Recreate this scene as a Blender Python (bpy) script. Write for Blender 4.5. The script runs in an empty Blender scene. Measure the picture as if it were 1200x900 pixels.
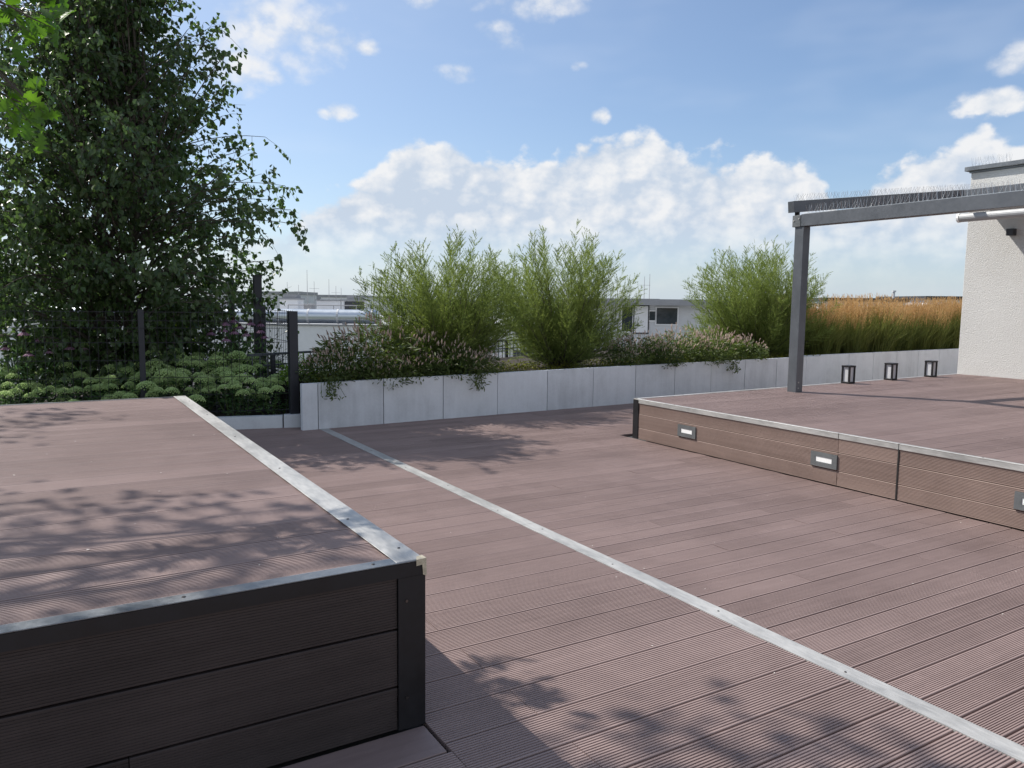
import bpy, math, random
import numpy as np
R=math.radians
SC=bpy.context.scene
COL=SC.collection
rng=np.random.default_rng(7)
random.seed(7)

# ------------------------------------------------------------------ helpers
class MB:
    """collects polygons for ONE mesh"""
    def __init__(s): s.v=[];s.f=[];s.r=[];s.cur=0.5
    def poly(s,pts,faces):
        b=len(s.v); s.v+= [tuple(p) for p in pts]
        for f in faces: s.f.append([b+i for i in f]); s.r.append(s.cur)
    def box(s,x0,x1,y0,y1,z0,z1,bev=0.0):
        if bev<=0:
            p=[(x,y,z) for z in (z0,z1) for y in (y0,y1) for x in (x0,x1)]
            s.poly(p,[(0,2,3,1),(4,5,7,6),(0,1,5,4),(2,6,7,3),(0,4,6,2),(1,3,7,5)])
        else:
            b=min(bev,(x1-x0)*.45,(y1-y0)*.45,(z1-z0)*.45)
            pts=[];idx={}
            for k,(X,sx) in enumerate(((x0,1),(x1,-1))):
                for j,(Y,sy) in enumerate(((y0,1),(y1,-1))):
                    for i,(Z,sz) in enumerate(((z0,1),(z1,-1))):
                        for a in range(3):
                            q=[X+sx*b,Y+sy*b,Z+sz*b]; q[a]=(X,Y,Z)[a]
                            idx[(k,j,i,a)]=len(pts); pts.append(q)
            F=[]
            for a in range(3):
                for e in (0,1):
                    o=[t for t in range(3) if t!=a]
                    loop=[]
                    for (p,q) in ((0,0),(1,0),(1,1),(0,1)):
                        c=[0,0,0];c[a]=e;c[o[0]]=p;c[o[1]]=q
                        loop.append(idx[(c[0],c[1],c[2],a)])
                    F.append(loop)
            for a in range(3):   # edges along axis a
                o=[t for t in range(3) if t!=a]
                for p in (0,1):
                    for q in (0,1):
                        c0=[0,0,0];c0[o[0]]=p;c0[o[1]]=q;c1=list(c0);c1[a]=1
                        F.append([idx[(*c0,o[0])],idx[(*c0,o[1])],idx[(*c1,o[1])],idx[(*c1,o[0])]])
            for k in (0,1):
                for j in (0,1):
                    for i in (0,1):
                        F.append([idx[(k,j,i,0)],idx[(k,j,i,1)],idx[(k,j,i,2)]])
            s.poly(pts,F)
    def hexa(s,p):  # 8 points: bottom loop 0-3, top loop 4-7
        s.poly(p,[(3,2,1,0),(4,5,6,7),(0,1,5,4),(1,2,6,5),(2,3,7,6),(3,0,4,7)])
    def beam(s,a,b,w,h,up=(0,0,1)):
        a=np.array(a,float);b=np.array(b,float);d=b-a;d/=np.linalg.norm(d)
        up=np.array(up,float)
        if abs(d@up)>.99: up=np.array((0,1.,0))
        sd=np.cross(d,up);sd/=np.linalg.norm(sd);u=np.cross(sd,d)
        c=[(-1,-1),(1,-1),(1,1),(-1,1)]
        s.hexa([a+sd*w/2*i+u*h/2*j for i,j in c]+[b+sd*w/2*i+u*h/2*j for i,j in c])
    def tube(s,pts,rad,n=8,cap=True):
        pts=[np.array(p,float) for p in pts]
        if np.isscalar(rad): rad=[rad]*len(pts)
        base=len(s.v); ref=np.array((.31,.57,.76))
        for i,p in enumerate(pts):
            d=pts[min(i+1,len(pts)-1)]-pts[max(i-1,0)];d=d/(np.linalg.norm(d)+1e-9)
            a=np.cross(d,ref);a/=np.linalg.norm(a)+1e-9;b=np.cross(d,a)
            for k in range(n):
                t=2*math.pi*k/n;s.v.append(tuple(p+rad[i]*(math.cos(t)*a+math.sin(t)*b)))
        for i in range(len(pts)-1):
            for k in range(n):
                s.f.append([base+i*n+k,base+i*n+(k+1)%n,base+(i+1)*n+(k+1)%n,base+(i+1)*n+k]);s.r.append(s.cur)
        if cap:
            s.f.append([base+k for k in range(n)][::-1]);s.r.append(s.cur)
            e=base+(len(pts)-1)*n;s.f.append([e+k for k in range(n)]);s.r.append(s.cur)
    def build(s,name,mat,parent=None,smooth=False,label=None,loc=None):
        me=bpy.data.meshes.new(name);me.from_pydata(s.v,[],s.f)
        at=me.attributes.new('rnd','FLOAT','FACE');at.data.foreach_set('value',np.array(s.r,dtype=np.float32))
        me.materials.append(mat)
        if smooth: me.polygons.foreach_set('use_smooth',[True]*len(me.polygons))
        o=bpy.data.objects.new(name,me);COL.objects.link(o)
        if parent is not None: attach(o,parent)
        if label: o['label']=label
        return o
def attach(o,parent):
    o.parent=parent
    l=parent; off=np.zeros(3)
    while l is not None: off=off+np.array(l.location);l=l.parent
    # parents here are only ever translated when parts are attached
    if 'local' not in o.keys(): o.location=tuple(np.array(o.location)-off)
    else: del o['local']
def mesh_np(name,V,Q,mat,parent=None,rnd=None,local=False,smooth=False):
    """V (n,3), Q (m,k) numpy -> one object"""
    me=bpy.data.meshes.new(name);V=np.ascontiguousarray(V,dtype=np.float32);Q=np.ascontiguousarray(Q,dtype=np.int32)
    k=Q.shape[1]
    me.vertices.add(len(V));me.vertices.foreach_set('co',V.ravel())
    me.loops.add(Q.size);me.loops.foreach_set('vertex_index',Q.ravel())
    me.polygons.add(len(Q));me.polygons.foreach_set('loop_start',np.arange(0,Q.size,k,dtype=np.int32))
    try: me.polygons.foreach_set('loop_total',np.full(len(Q),k,dtype=np.int32))
    except Exception: pass
    me.update(calc_edges=True)
    if rnd is not None:
        at=me.attributes.new('rnd','FLOAT','FACE');at.data.foreach_set('value',np.asarray(rnd,dtype=np.float32))
    if smooth: me.polygons.foreach_set('use_smooth',np.ones(len(Q),dtype=bool))
    me.materials.append(mat)
    o=bpy.data.objects.new(name,me);COL.objects.link(o)
    if parent is not None:
        if local: o['local']=1
        attach(o,parent)
    return o
def tag(o,label=None,cat=None,group=None,kind=None):
    if label:o['label']=label
    if cat:o['category']=cat
    if group:o['group']=group
    if kind:o['kind']=kind
    return o
def thing(name,loc,label,cat,group=None):
    o=bpy.data.objects.new(name,None);o.empty_display_size=.1;COL.objects.link(o);o.location=loc
    return tag(o,label,cat,group)
def copy_thing(src,loc,rz=0.,sc=1.,label=None):
    c=src.copy();COL.objects.link(c);c.location=loc;c.rotation_euler=(0,0,rz);c.scale=(sc,)*3 if np.isscalar(sc) else sc
    if label:c['label']=label
    for ch in src.children:
        d=ch.copy();COL.objects.link(d);d.parent=c
        for g in ch.children:
            e=g.copy();COL.objects.link(e);e.parent=d
    return c

# ------------------------------------------------------------------ materials
class NT:
    def __init__(s,tree): s.t=tree
    def node(s,typ,ins=None,**kw):
        n=s.t.nodes.new(typ)
        for k,v in kw.items(): setattr(n,k,v)
        if ins:
            for k,v in ins.items(): s.set(n.inputs[k],v)
        return n
    def set(s,sock,v):
        if isinstance(v,bpy.types.NodeSocket): s.t.links.new(v,sock)
        else: sock.default_value=v
    def m(s,op,*a,clamp=False):
        n=s.t.nodes.new('ShaderNodeMath');n.operation=op;n.use_clamp=clamp
        for i,v in enumerate(a): s.set(n.inputs[i],v)
        return n.outputs[0]
    def vm(s,op,*a):
        n=s.t.nodes.new('ShaderNodeVectorMath');n.operation=op
        for i,v in enumerate(a): s.set(n.inputs[i],v)
        return n.outputs['Value'] if op in ('DOT_PRODUCT','LENGTH') else n.outputs[0]
    def mix(s,f,a,b):
        n=s.t.nodes.new('ShaderNodeMix');n.data_type='RGBA'
        s.set(n.inputs[0],f);s.set(n.inputs[6],a);s.set(n.inputs[7],b);return n.outputs[2]
    def noise(s,vec,scale,detail=4,rough=.55,dist=0.):
        n=s.node('ShaderNodeTexNoise',{'Vector':vec,'Scale':scale,'Detail':detail,'Roughness':rough,'Distortion':dist});return n.outputs['Fac']
    def ramp(s,f,stops):
        n=s.t.nodes.new('ShaderNodeValToRGB');cr=n.color_ramp
        while len(cr.elements)<len(stops): cr.elements.new(.5)
        for e,(p,c) in zip(cr.elements,stops):
            e.position=p;e.color=c if len(c)==4 else (*c,1)
        s.set(n.inputs[0],f);return n.outputs[0]
    def smooth(s,x,a,b):
        n=s.t.nodes.new('ShaderNodeMapRange');n.interpolation_type='SMOOTHSTEP'
        s.set(n.inputs[0],x);s.set(n.inputs[1],a);s.set(n.inputs[2],b);return n.outputs[0]
def c4(c): return (*c,1.)
def material(name):
    m=bpy.data.materials.new(name);m.use_nodes=True;t=m.node_tree
    return m,NT(t),t.nodes['Principled BSDF']
def sc_vec(n,vec,s): return n.vm('MULTIPLY',vec,s)
def simple(name,col,rough=.6,metal=0.,var=.12,scale=6.,bump=0.,bscale=60.,spec=.5,streak=(1,1,1)):
    m,n,b=material(name)
    g=n.node('ShaderNodeNewGeometry').outputs['Position']
    p=sc_vec(n,g,streak)
    f=n.noise(p,scale,5,.6);f2=n.noise(p,scale*7.3,3,.6)
    f=n.m('ADD',n.m('MULTIPLY',f,.65),n.m('MULTIPLY',f2,.35))
    f=n.smooth(f,.3,.7)
    lo=tuple(x*(1-var) for x in col);hi=tuple(min(1,x*(1+var)) for x in col)
    n.set(b.inputs['Base Color'],n.mix(f,c4(lo),c4(hi)))
    n.set(b.inputs['Roughness'],n.m('ADD',n.m('MULTIPLY',f,.16),rough-.08))
    b.inputs['Metallic'].default_value=metal
    b.inputs['Specular IOR Level'].default_value=spec
    if bump>0:
        bn=n.node('ShaderNodeBump',{'Strength':1.,'Distance':bump,'Height':n.noise(g,bscale,4,.65)})
        n.set(b.inputs['Normal'],bn.outputs[0])
    return m
def wood(name,col,along='X',var=.22):
    """wood-plastic decking board: per board tone, streaks along the board, weathering blotches"""
    m,n,b=material(name)
    g=n.node('ShaderNodeNewGeometry').outputs['Position']
    at=n.node('ShaderNodeAttribute',attribute_name='rnd').outputs['Fac']
    off=n.m('MULTIPLY',at,57.)
    st=(1.1,38,38) if along=='X' else (38,1.1,38)
    p=n.vm('ADD',sc_vec(n,g,st),n.node('ShaderNodeCombineXYZ',{0:off,1:off,2:off}).outputs[0])
    f=n.noise(p,1.,5,.62)
    blot=n.noise(g,1.1,5,.6);blot2=n.noise(g,4.7,4,.65)
    fine=n.noise(g,160.,2,.5)
    t=n.m('ADD',n.m('MULTIPLY',n.m('SUBTRACT',f,.5),.9),n.m('MULTIPLY',n.m('SUBTRACT',at,.5),.45))
    t=n.m('ADD',t,n.m('MULTIPLY',n.m('SUBTRACT',blot,.5),1.0))
    t=n.m('ADD',t,n.m('MULTIPLY',n.m('SUBTRACT',blot2,.5),.35))
    t=n.m('ADD',t,n.m('MULTIPLY',n.m('SUBTRACT',fine,.5),.25))
    sc=n.smooth(n.noise(sc_vec(n,g,(3.,7.,3.) if along=='X' else (7.,3.,3.)),1.6,6,.7,.6),.60,.74)
    gr=n.smooth(n.noise(g,75.,3,.6),.66,.74)
    rg_=n.noise(g,1.9,3,.5,.3);ring=n.m('SUBTRACT',1.,n.smooth(n.m('ABSOLUTE',n.m('SUBTRACT',rg_,.56)),.0,.022));wet=n.smooth(rg_,.56,.60)
    t=n.m('ADD',t,.5,clamp=True)
    t=n.m('SUBTRACT',n.m('ADD',t,n.m('MULTIPLY',sc,.38)),n.m('ADD',n.m('MULTIPLY',gr,.35),n.m('ADD',n.m('MULTIPLY',ring,.10),n.m('MULTIPLY',wet,.13))))
    lo=c4(tuple(x*(1-var)for x in col));hi=c4((col[0]*(1+var)*1.0,col[1]*(1+var)*1.03,col[2]*(1+var)*1.04))
    n.set(b.inputs['Base Color'],n.mix(t,lo,hi))
    n.set(b.inputs['Roughness'],n.m('ADD',.52,n.m('MULTIPLY',blot2,.2)))
    b.inputs['Specular IOR Level'].default_value=.42
    bn=n.node('ShaderNodeBump',{'Strength':.5,'Distance':.0012,'Height':n.m('ADD',fine,n.m('MULTIPLY',f,2.))})
    n.set(b.inputs['Normal'],bn.outputs[0])
    return m
def leafmat(name,c0,c1,trans=.35,rough=.45,spec=.4):
    m,n,b=material(name)
    at=n.node('ShaderNodeAttribute',attribute_name='rnd').outputs['Fac']
    g=n.node('ShaderNodeNewGeometry').outputs['Position']
    orn=n.node('ShaderNodeObjectInfo').outputs['Random']
    f=n.m('ADD',n.m('ADD',n.m('MULTIPLY',at,.6),n.m('MULTIPLY',n.noise(g,2.2,3,.5),.5)),n.m('MULTIPLY',n.m('SUBTRACT',orn,.4),.35))
    f=n.m('SUBTRACT',f,.1,clamp=True)
    col=n.mix(f,c4(c0),c4(c1))
    n.set(b.inputs['Base Color'],col);b.inputs['Roughness'].default_value=rough;b.inputs['Specular IOR Level'].default_value=spec
    tr=n.node('ShaderNodeBsdfTranslucent',{'Color':n.mix(1.,c4((0,0,0)),col)})
    tc=n.node('ShaderNodeHueSaturation',{'Saturation':1.15,'Value':1.7,'Color':col})
    n.set(tr.inputs['Color'],tc.outputs[0])
    ms=n.node('ShaderNodeMixShader',{0:trans,1:b.outputs[0],2:tr.outputs[0]})
    n.set(n.t.nodes['Material Output'].inputs['Surface'],ms.outputs[0])
    return m
def concrete(name,col):
    m,n,b=material(name)
    g=n.node('ShaderNodeNewGeometry').outputs['Position']
    at=n.node('ShaderNodeAttribute',attribute_name='rnd').outputs['Fac']
    f=n.noise(g,2.6,6,.62,.4);s=n.noise(sc_vec(n,g,(9,9,.9)),1.,4,.6);k=n.noise(g,40,3,.6)
    t=n.m('ADD',n.m('MULTIPLY',f,.5),n.m('ADD',n.m('MULTIPLY',s,.35),n.m('MULTIPLY',k,.15)))
    t=n.m('ADD',t,n.m('MULTIPLY',n.m('SUBTRACT',at,.5),.16))
    n.set(b.inputs['Base Color'],n.ramp(t,[(.3,tuple(x*.80 for x in col)),(.5,col),(.72,tuple(min(1,x*1.15) for x in col))]))
    b.inputs['Roughness'].default_value=.78;b.inputs['Specular IOR Level'].default_value=.35
    bn=n.node('ShaderNodeBump',{'Strength':.6,'Distance':.0015,'Height':n.noise(g,120,4,.6)})
    n.set(b.inputs['Normal'],bn.outputs[0]);return m

WOODC=(.270,.196,.180)
M={}
M['wood_x']=wood('decking_boards',WOODC,'X')
M['wood_y']=wood('cladding_boards',(.275,.195,.165),'Y')
M['wood_shaded']=wood('painted_shade_boards',(.040,.030,.0285),'X',.45)  # front boards: shade is put into the base colour
M['wood_smooth']=simple('smooth_fascia_board',(.10,.085,.085),.55,0,.2,3,.0006,200)
M['alu']=simple('weathered_aluminium',(.40,.395,.38),.45,.25,.28,7,.0006,140,streak=(1,.25,1))
M['alu_dark']=simple('dull_grey_metal',(.20,.21,.22),.38,.65,.2,8,.0004,120)
M['black']=simple('black_powder_coat',(.012,.012,.014),.5,0,.3,5,.0002,300,spec=.35)
M['screw']=simple('screw_steel',(.10,.09,.085),.35,.8,.2,30)
M['patch']=simple('pale_sealing_tape',(.48,.43,.32),.6,0,.35,40,.002,90)
M['seam']=simple('dark_joint_filler',(.014,.013,.013),.7,0,.2,8)
M['grey']=simple('anthracite_grey_metal',(.115,.125,.14),.42,.25,.1,4,.0002,250)
M['fence']=simple('fence_grey_metal',(.030,.032,.040),.5,.2,.15,8)
M['lamp_frame']=simple('step_light_housing',(.15,.16,.165),.45,.3,.15,9)
M['lantern_glass']=simple('frosted_lantern_glass',(.50,.51,.53),.35,0,.06,30)
M['lens']=simple('frosted_lens',(.86,.87,.86),.3,0,.03,9,spec=.5)
M['concrete']=concrete('pale_concrete_panels',(.71,.735,.765))
M['concrete_k']=concrete('concrete_kerb',(.68,.71,.73))
M['stucco']=None
m,n,b=material('white_stucco')
g=n.node('ShaderNodeNewGeometry').outputs['Position']
f=n.noise(g,1.3,5,.6);f2=n.noise(g,46,4,.7)
n.set(b.inputs['Base Color'],n.mix(n.m('ADD',n.m('MULTIPLY',f,.5),n.m('MULTIPLY',f2,.5)),c4((.48,.475,.455)),c4((.68,.68,.665))))
b.inputs['Roughness'].default_value=.9;b.inputs['Specular IOR Level'].default_value=.2
bn=n.node('ShaderNodeBump',{'Strength':1.,'Distance':.012,'Height':n.m('ADD',n.noise(g,55,5,.7),n.m('MULTIPLY',n.noise(g,130,2,.6),.4))})
n.set(b.inputs['Normal'],bn.outputs[0]);M['stucco']=m
M['soil']=simple('dark_planting_soil',(.035,.026,.018),.95,0,.4,12,.03,30)
M['slab']=simple('terrace_slab_concrete',(.045,.045,.045),.9,0,.25,2,.001,80)
M['ground']=simple('far_ground',(.13,.15,.11),.95,0,.35,.02)
M['spike']=simple('steel_spikes',(.62,.63,.64),.3,.85,.1,20)
M['white_paint']=simple('white_facade_render',(.74,.74,.75),.8,0,.05,.8)
M['light_grey']=simple('light_grey_cladding',(.58,.585,.60),.7,0,.08,.9)
M['mid_grey']=simple('mid_grey_cladding',(.30,.30,.31),.7,0,.1,.9)
M['dark_panel']=simple('dark_louvre',(.035,.036,.042),.6,0,.2,2)
M['duct']=simple('galvanised_duct',(.58,.62,.66),.36,.85,.03,.6)
M['glass']=simple('dark_window_glass',(.035,.045,.055),.12,0,.2,1.5,spec=.8)
M['roofing']=simple('grey_roof_membrane',(.38,.39,.40),.85,0,.12,.5)
M['bark']=simple('grey_brown_bark',(.09,.075,.06),.9,0,.4,14,.01,50)
M['fabric']=simple('pale_grey_awning_fabric',(.36,.37,.38),.5,.2,.06,9)
M['birch']=leafmat('birch_leaves',(.034,.064,.027),(.095,.148,.047),.38,.33,.5)
M['oak']=leafmat('oak_leaves',(.055,.12,.02),(.11,.20,.035),.5,.45)
M['tamarisk']=leafmat('feathery_foliage',(.095,.14,.04),(.32,.37,.125),.44,.6,.2)
M['sedum_leaf']=leafmat('sedum_leaves',(.07,.15,.055),(.16,.27,.10),.25,.5)
M['sedum_head']=leafmat('sedum_flower_heads',(.36,.50,.19),(.58,.70,.33),.25,.75,.2)
M['knot_leaf']=leafmat('knotweed_leaves',(.036,.062,.018),(.135,.175,.045),.32,.5)
M['knot_flower']=leafmat('pale_pink_flower_spikes',(.38,.28,.24),(.68,.57,.49),.25,.7,.2)
M['cone_petal']=leafmat('purple_pink_petals',(.30,.15,.25),(.48,.28,.40),.35,.6,.2)
M['cone_disc']=simple('dark_flower_cone',(.04,.02,.015),.8,0,.3,90)
M['stem']=leafmat('green_stems',(.04,.07,.02),(.08,.12,.03),.1,.6)
M['bright']=leafmat('bright_green_leaves',(.11,.20,.022),(.22,.34,.05),.45,.5)
M['dense']=leafmat('dark_green_leaves',(.028,.058,.022),(.06,.10,.035),.28,.5)
M['reed']=leafmat('reed_grass_blades',(.072,.10,.028),(.21,.22,.07),.38,.6,.2)
M['plume']=leafmat('tan_grass_plumes',(.37,.23,.11),(.58,.41,.22),.35,.8,.1)
M['cover']=leafmat('yellow_green_ground_cover',(.09,.11,.02),(.20,.20,.04),.3,.7,.2)
M['petal']=simple('fallen_petals',(.72,.68,.62),.7,0,.1,60)
M['far_wood']=simple('far_treetops',(.07,.10,.07),.95,0,.3,.05)

# ------------------------------------------------------------------ decking
def board(mb,o,L,W,N,length,width,ng,th=.022,gd=.0046,smooth=False,cr=(-.0022,.0016),bands=False):
    """a grooved board: o corner, L length dir, W width dir, N outward normal"""
    o=np.array(o,float);L=np.array(L,float);W=np.array(W,float);N=np.array(N,float)
    prof=[(0,-th),(0,-.002),(.002,0)]
    if not smooth:
        mg=.006;p=(width-2*mg)/ng
        for i in range(ng):
            a=mg+i*p+p*.26
            prof+=[(a,0),(a+p*.08,-gd),(a+p*.42,-gd),(a+p*.50,0)]
    prof+=[(width-.002,0),(width,-.002),(width,-th)]
    cup=random.uniform(*cr) if not smooth else 0.
    prof=[(w,h+cup*(1-(2*w/width-1)**2)*(h>-th+.001)) for w,h in prof]
    k=len(prof);pts=[o+W*w+N*h for w,h in prof]+[o+L*length+W*w+N*h for w,h in prof]
    F=[(i,i+1,k+i+1,k+i) for i in range(k-1)]
    F+=[tuple(range(k-1,-1,-1)),tuple(range(k,2*k))]
    mb.cur=random.choice((.0,.2,.85,1.)) if bands else random.random();mb.poly(pts,F)  # bands: grazing sunlight stripes put into the tone of each board
def deck_top(mb,x0,x1,y0,y1,z,pitch,phase,ng,seams,gap=.0095,cr=(-.0022,.0016)):
    """boards along X; seams(i)-> list of X where board i is cut"""
    k0=math.floor((y0-phase)/pitch)
    y=phase+k0*pitch;i=k0
    while y<y1-.01:
        a=max(y,y0);b=min(y+pitch-gap,y1)
        if b-a>.012:
            cuts=[x0]+sorted(s for s in seams(i) if x0+.05<s<x1-.05)+[x1]
            for c0,c1 in zip(cuts[:-1],cuts[1:]):
                dz=random.uniform(-.0006,.0006)
                board(mb,(c0+.0015,a,z+dz),(1,0,0),(0,1,0),(0,0,1),c1-c0-.003,b-a,max(1,round(ng*(b-a)/(pitch-gap))),cr=cr,bands=cr[1]<-.003)
        y+=pitch;i+=1

# terrace slab and floor
mb=MB();mb.box(-6,26,-6,9.05,-.6,-.03);mb.box(-6,2.6,9.05,16,-.6,-.034);mb.box(2.6,26,9.05,16,-.6,-.037)
mb.box(-6,26,-6,16,-16,-.604)
tag(mb.build('terrace_slab',M['slab']),kind='structure')
mb=MB()
YB=9.6
deck_top(mb,-3.2,1.116,-2.6,2.205,0,.2085,.178,14,lambda i:[-.9] if i%2 else [.4])
deck_top(mb,1.116,2.724,-2.6,9.35,0,.2085,.178,14,lambda i:[1.495] if i%2==0 else [])
deck_top(mb,2.829,5.62,-2.6,9.02,0,.15,1.317,13,lambda i:[4.47] if i%2==0 else [[3.55,5.2][i//2%2]])
deck_top(mb,5.62,18.5,6.9,9.6,0,.15,1.317,13,lambda i:[7.1,10.2] if i%2==0 else [8.6])
mb.cur=.1;board(mb,(-3.2,2.2135,0),(1,0,0),(0,1,0),(0,0,1),4.30,.185,1,smooth=True)
fl=mb.build('deck_floor',M['wood_x']);tag(fl,'grooved reddish brown composite decking floor',kind='structure')

def screw_on(mb,x,y,z,r=.006):
    n=10;p=[(x+r*math.cos(2*math.pi*k/n),y+r*math.sin(2*math.pi*k/n),z) for k in range(n)]
    p+=[(x+r*.7*math.cos(2*math.pi*k/n),y+r*.7*math.sin(2*math.pi*k/n),z+.0022) for k in range(n)]
    mb.poly(p,[(k,(k+1)%n,n+(k+1)%n,n+k) for k in range(n)]+[tuple(range(n,2*n))])
# floor strip
st=thing('metal_strip',(2.776,4.,0),'long weathered aluminium strip set flat into the brown deck floor','strip')
mb=MB();mb.box(2.726,2.827,-2.6,4.35,-.018,.0012);mb.box(2.726,2.827,4.353,8.84,-.018,.0014)
mb.build('strip_plate',M['alu'],st)
for y in (1.9,2.62,3.42,4.2,4.75,5.6,6.4,7.3,8.2):
    mb=MB();screw_on(mb,2.776+random.uniform(-.02,.02),y,.0015);mb.build('screw',M['screw'],st)

# ------------------------------------------------------------------ left platform
P1=thing('wooden_platform',(-.3,5,0),'nearer and taller brown decking platform with a silver top edge and dark shaded front','platform')
X1=1.107;Y1=2.405;H1=.605;YE=7.63
mb=MB();deck_top(mb,-1.9,X1-.06,Y1+.062,YE-.05,H1,.2085,2.26,14,lambda i:[-.6] if i%2 else [],cr=(-.0065,-.0035))
mb.build('top_boards',M['wood_x'],P1)
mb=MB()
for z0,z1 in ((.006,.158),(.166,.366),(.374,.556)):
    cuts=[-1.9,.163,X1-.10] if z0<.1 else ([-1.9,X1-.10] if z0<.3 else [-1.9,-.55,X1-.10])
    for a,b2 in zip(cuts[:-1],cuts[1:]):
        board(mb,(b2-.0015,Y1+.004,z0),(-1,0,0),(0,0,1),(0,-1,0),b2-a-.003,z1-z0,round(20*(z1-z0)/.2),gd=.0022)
mb.build('front_cladding',M['wood_shaded'],P1,label='grooved boards on the front with shade painted into their colour')
mb=MB()
for z0,z1 in ((.006,.158),(.166,.366),(.374,.556)):
    board(mb,(X1-.004,Y1+.1,z0),(0,1,0),(0,0,1),(1,0,0),YE-Y1-.1,z1-z0,round(14*(z1-z0)/.2))
mb.build('side_cladding',M['wood_y'],P1)
mb=MB();mb.box(-1.89,X1-.04,Y1+.05,YE-.03,.0,H1-.03);mb.build('core',M['seam'],P1)
e=None
mb=MB();mb.box(X1-.103,X1,Y1+.002,YE,H1+.001,H1+.0045,.0015);mb.box(X1-.0035,X1+.0005,Y1+.012,YE,H1-.046,H1-.003)
e=mb.build('edge_profile',M['alu'],P1,label='wide silver aluminium edge along the right side')
for y in (2.55,3.0,4.1,5.2,6.3,7.2):
    mb=MB();screw_on(mb,X1-.05+random.uniform(-.02,.02),y,H1+.005);mb.build('screw',M['screw'],e)
mb=MB();mb.box(-1.9,X1-.02,Y1-.0035,Y1+.058,H1-.001,H1+.0028,.001)
e=mb.build('edge_profile',M['alu_dark'],P1,label='dark grey edge angle along the front')
mb=MB();mb.box(-1.9,X1-.002,Y1-.006,Y1-.0037,H1-.050,H1-.0015);mb.build('edge_lip',M['black'],e)  # black colour stands in for shade on the front of the angle
for x in (.93,.33,-.3):
    mb=MB();screw_on(mb,x,Y1+.03,H1+.003,.007);mb.build('screw',M['screw'],e)
mb=MB();mb.box(-1.9,X1-.11,YE-.045,YE,H1-.05,H1+.003,.001);mb.build('edge_profile',M['alu_dark'],P1,label='dark edge angle along the back')
mb=MB();mb.box(X1-.1,X1+.002,Y1-.005,Y1+.003,.004,H1-.05,.0015);mb.box(X1-.002,X1+.003,Y1+.003,Y1+.1,.004,H1-.05)
cp=mb.build('corner_post',M['black'],P1)
for z in (.12,.47):
    mb=MB();mb.tube([(X1-.07,Y1-.005,z),(X1-.07,Y1-.0085,z)],.005,8);mb.build('screw',M['screw'],cp)
mb=MB()
mb.poly([(X1-.034,Y1-.008,H1+.006),(X1+.004,Y1-.008,H1+.0075),(X1+.004,Y1+.03,H1+.007),(X1-.02,Y1+.024,H1+.0065),
         (X1-.034,Y1-.009,H1-.016),(X1-.012,Y1-.009,H1-.014),(X1-.009,Y1-.009,H1-.05),(X1+.0045,Y1-.009,H1-.056),(X1+.0045,Y1+.03,H1-.04)],
        [(0,1,2,3),(0,4,5),(0,5,1),(5,6,7),(5,7,1),(1,7,8,2)])
mb.build('corner_patch',M['patch'],P1)

# ------------------------------------------------------------------ right platform
P2=thing('wooden_platform',(9,3,0),'lower brown decking platform under the pergola with three step lights in its sunlit side','platform')
X2=5.63;H2=.443
def bk(x): return 6.67+.035*(x-X2)       # its back edge runs very slightly askew
mb=MB();deck_top(mb,X2+.03,16.,-2.8,6.67,H2,.14,.05,12,lambda i:[7.4,10.4,13.2] if i%2 else [8.9,11.8])
k=0
for xa in np.arange(X2+.03,16,.5):
    y0=6.668;y1=bk(xa+.25)-.05
    if y1-y0>.02: board(mb,(xa,y0,H2-.0005),(1,0,0),(0,1,0),(0,0,1),.5,y1-y0,max(1,round((y1-y0)*85)))
mb.build('top_boards',M['wood_x'],P2)
mb=MB()
for z0,z1 in ((.004,.126),(.131,.281),(.286,.402)):
    for a,b2 in ((-2.8,3.512),(3.524,4.048),(4.052,6.58)):
        board(mb,(X2+.002,b2,z0),(0,-1,0),(0,0,1),(-1,0,0),b2-a,z1-z0,round(12*(z1-z0)/.135))
mb.build('side_cladding',M['wood_y'],P2)
mb=MB();mb.box(X2+.02,15.9,-2.7,6.6,0,H2-.03);mb.build('core',M['seam'],P2)
for a,b2 in ((-2.8,3.515),(3.521,4.047),(4.053,6.66)):
    mb=MB();mb.box(X2-.004,X2+.034,a,b2,H2-.002,H2+.004,.001);mb.box(X2-.0045,X2-.0005,a,b2,H2-.041,H2-.003)
    e=mb.build('edge_profile',M['alu'],P2)
    for y in np.arange(a+.12,b2,.62):
        if y<2: continue
        mb=MB();screw_on(mb,X2+.016,y,H2+.0045,.005);mb.build('screw',M['screw'],e)
mb=MB();mb.hexa([(X2,6.62,H2-.05),(16,bk(16)-.05,H2-.05),(16,bk(16),H2-.05),(X2,6.672,H2-.05),(X2,6.62,H2+.004),(16,bk(16)-.05,H2+.004),(16,bk(16),H2+.004),(X2,6.672,H2+.004)])
mb.build('edge_profile',M['alu'],P2,label='pale metal edge along the back')
mb=MB();mb.box(X2-.006,X2+.03,6.582,6.672,.003,H2-.004,.002);mb.build('corner_post',M['black'],P2)
mb=MB();mb.box(X2-.002,X2+.006,3.5125,3.5235,.003,H2-.002);mb.build('joint_strip',M['seam'],P2)
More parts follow.
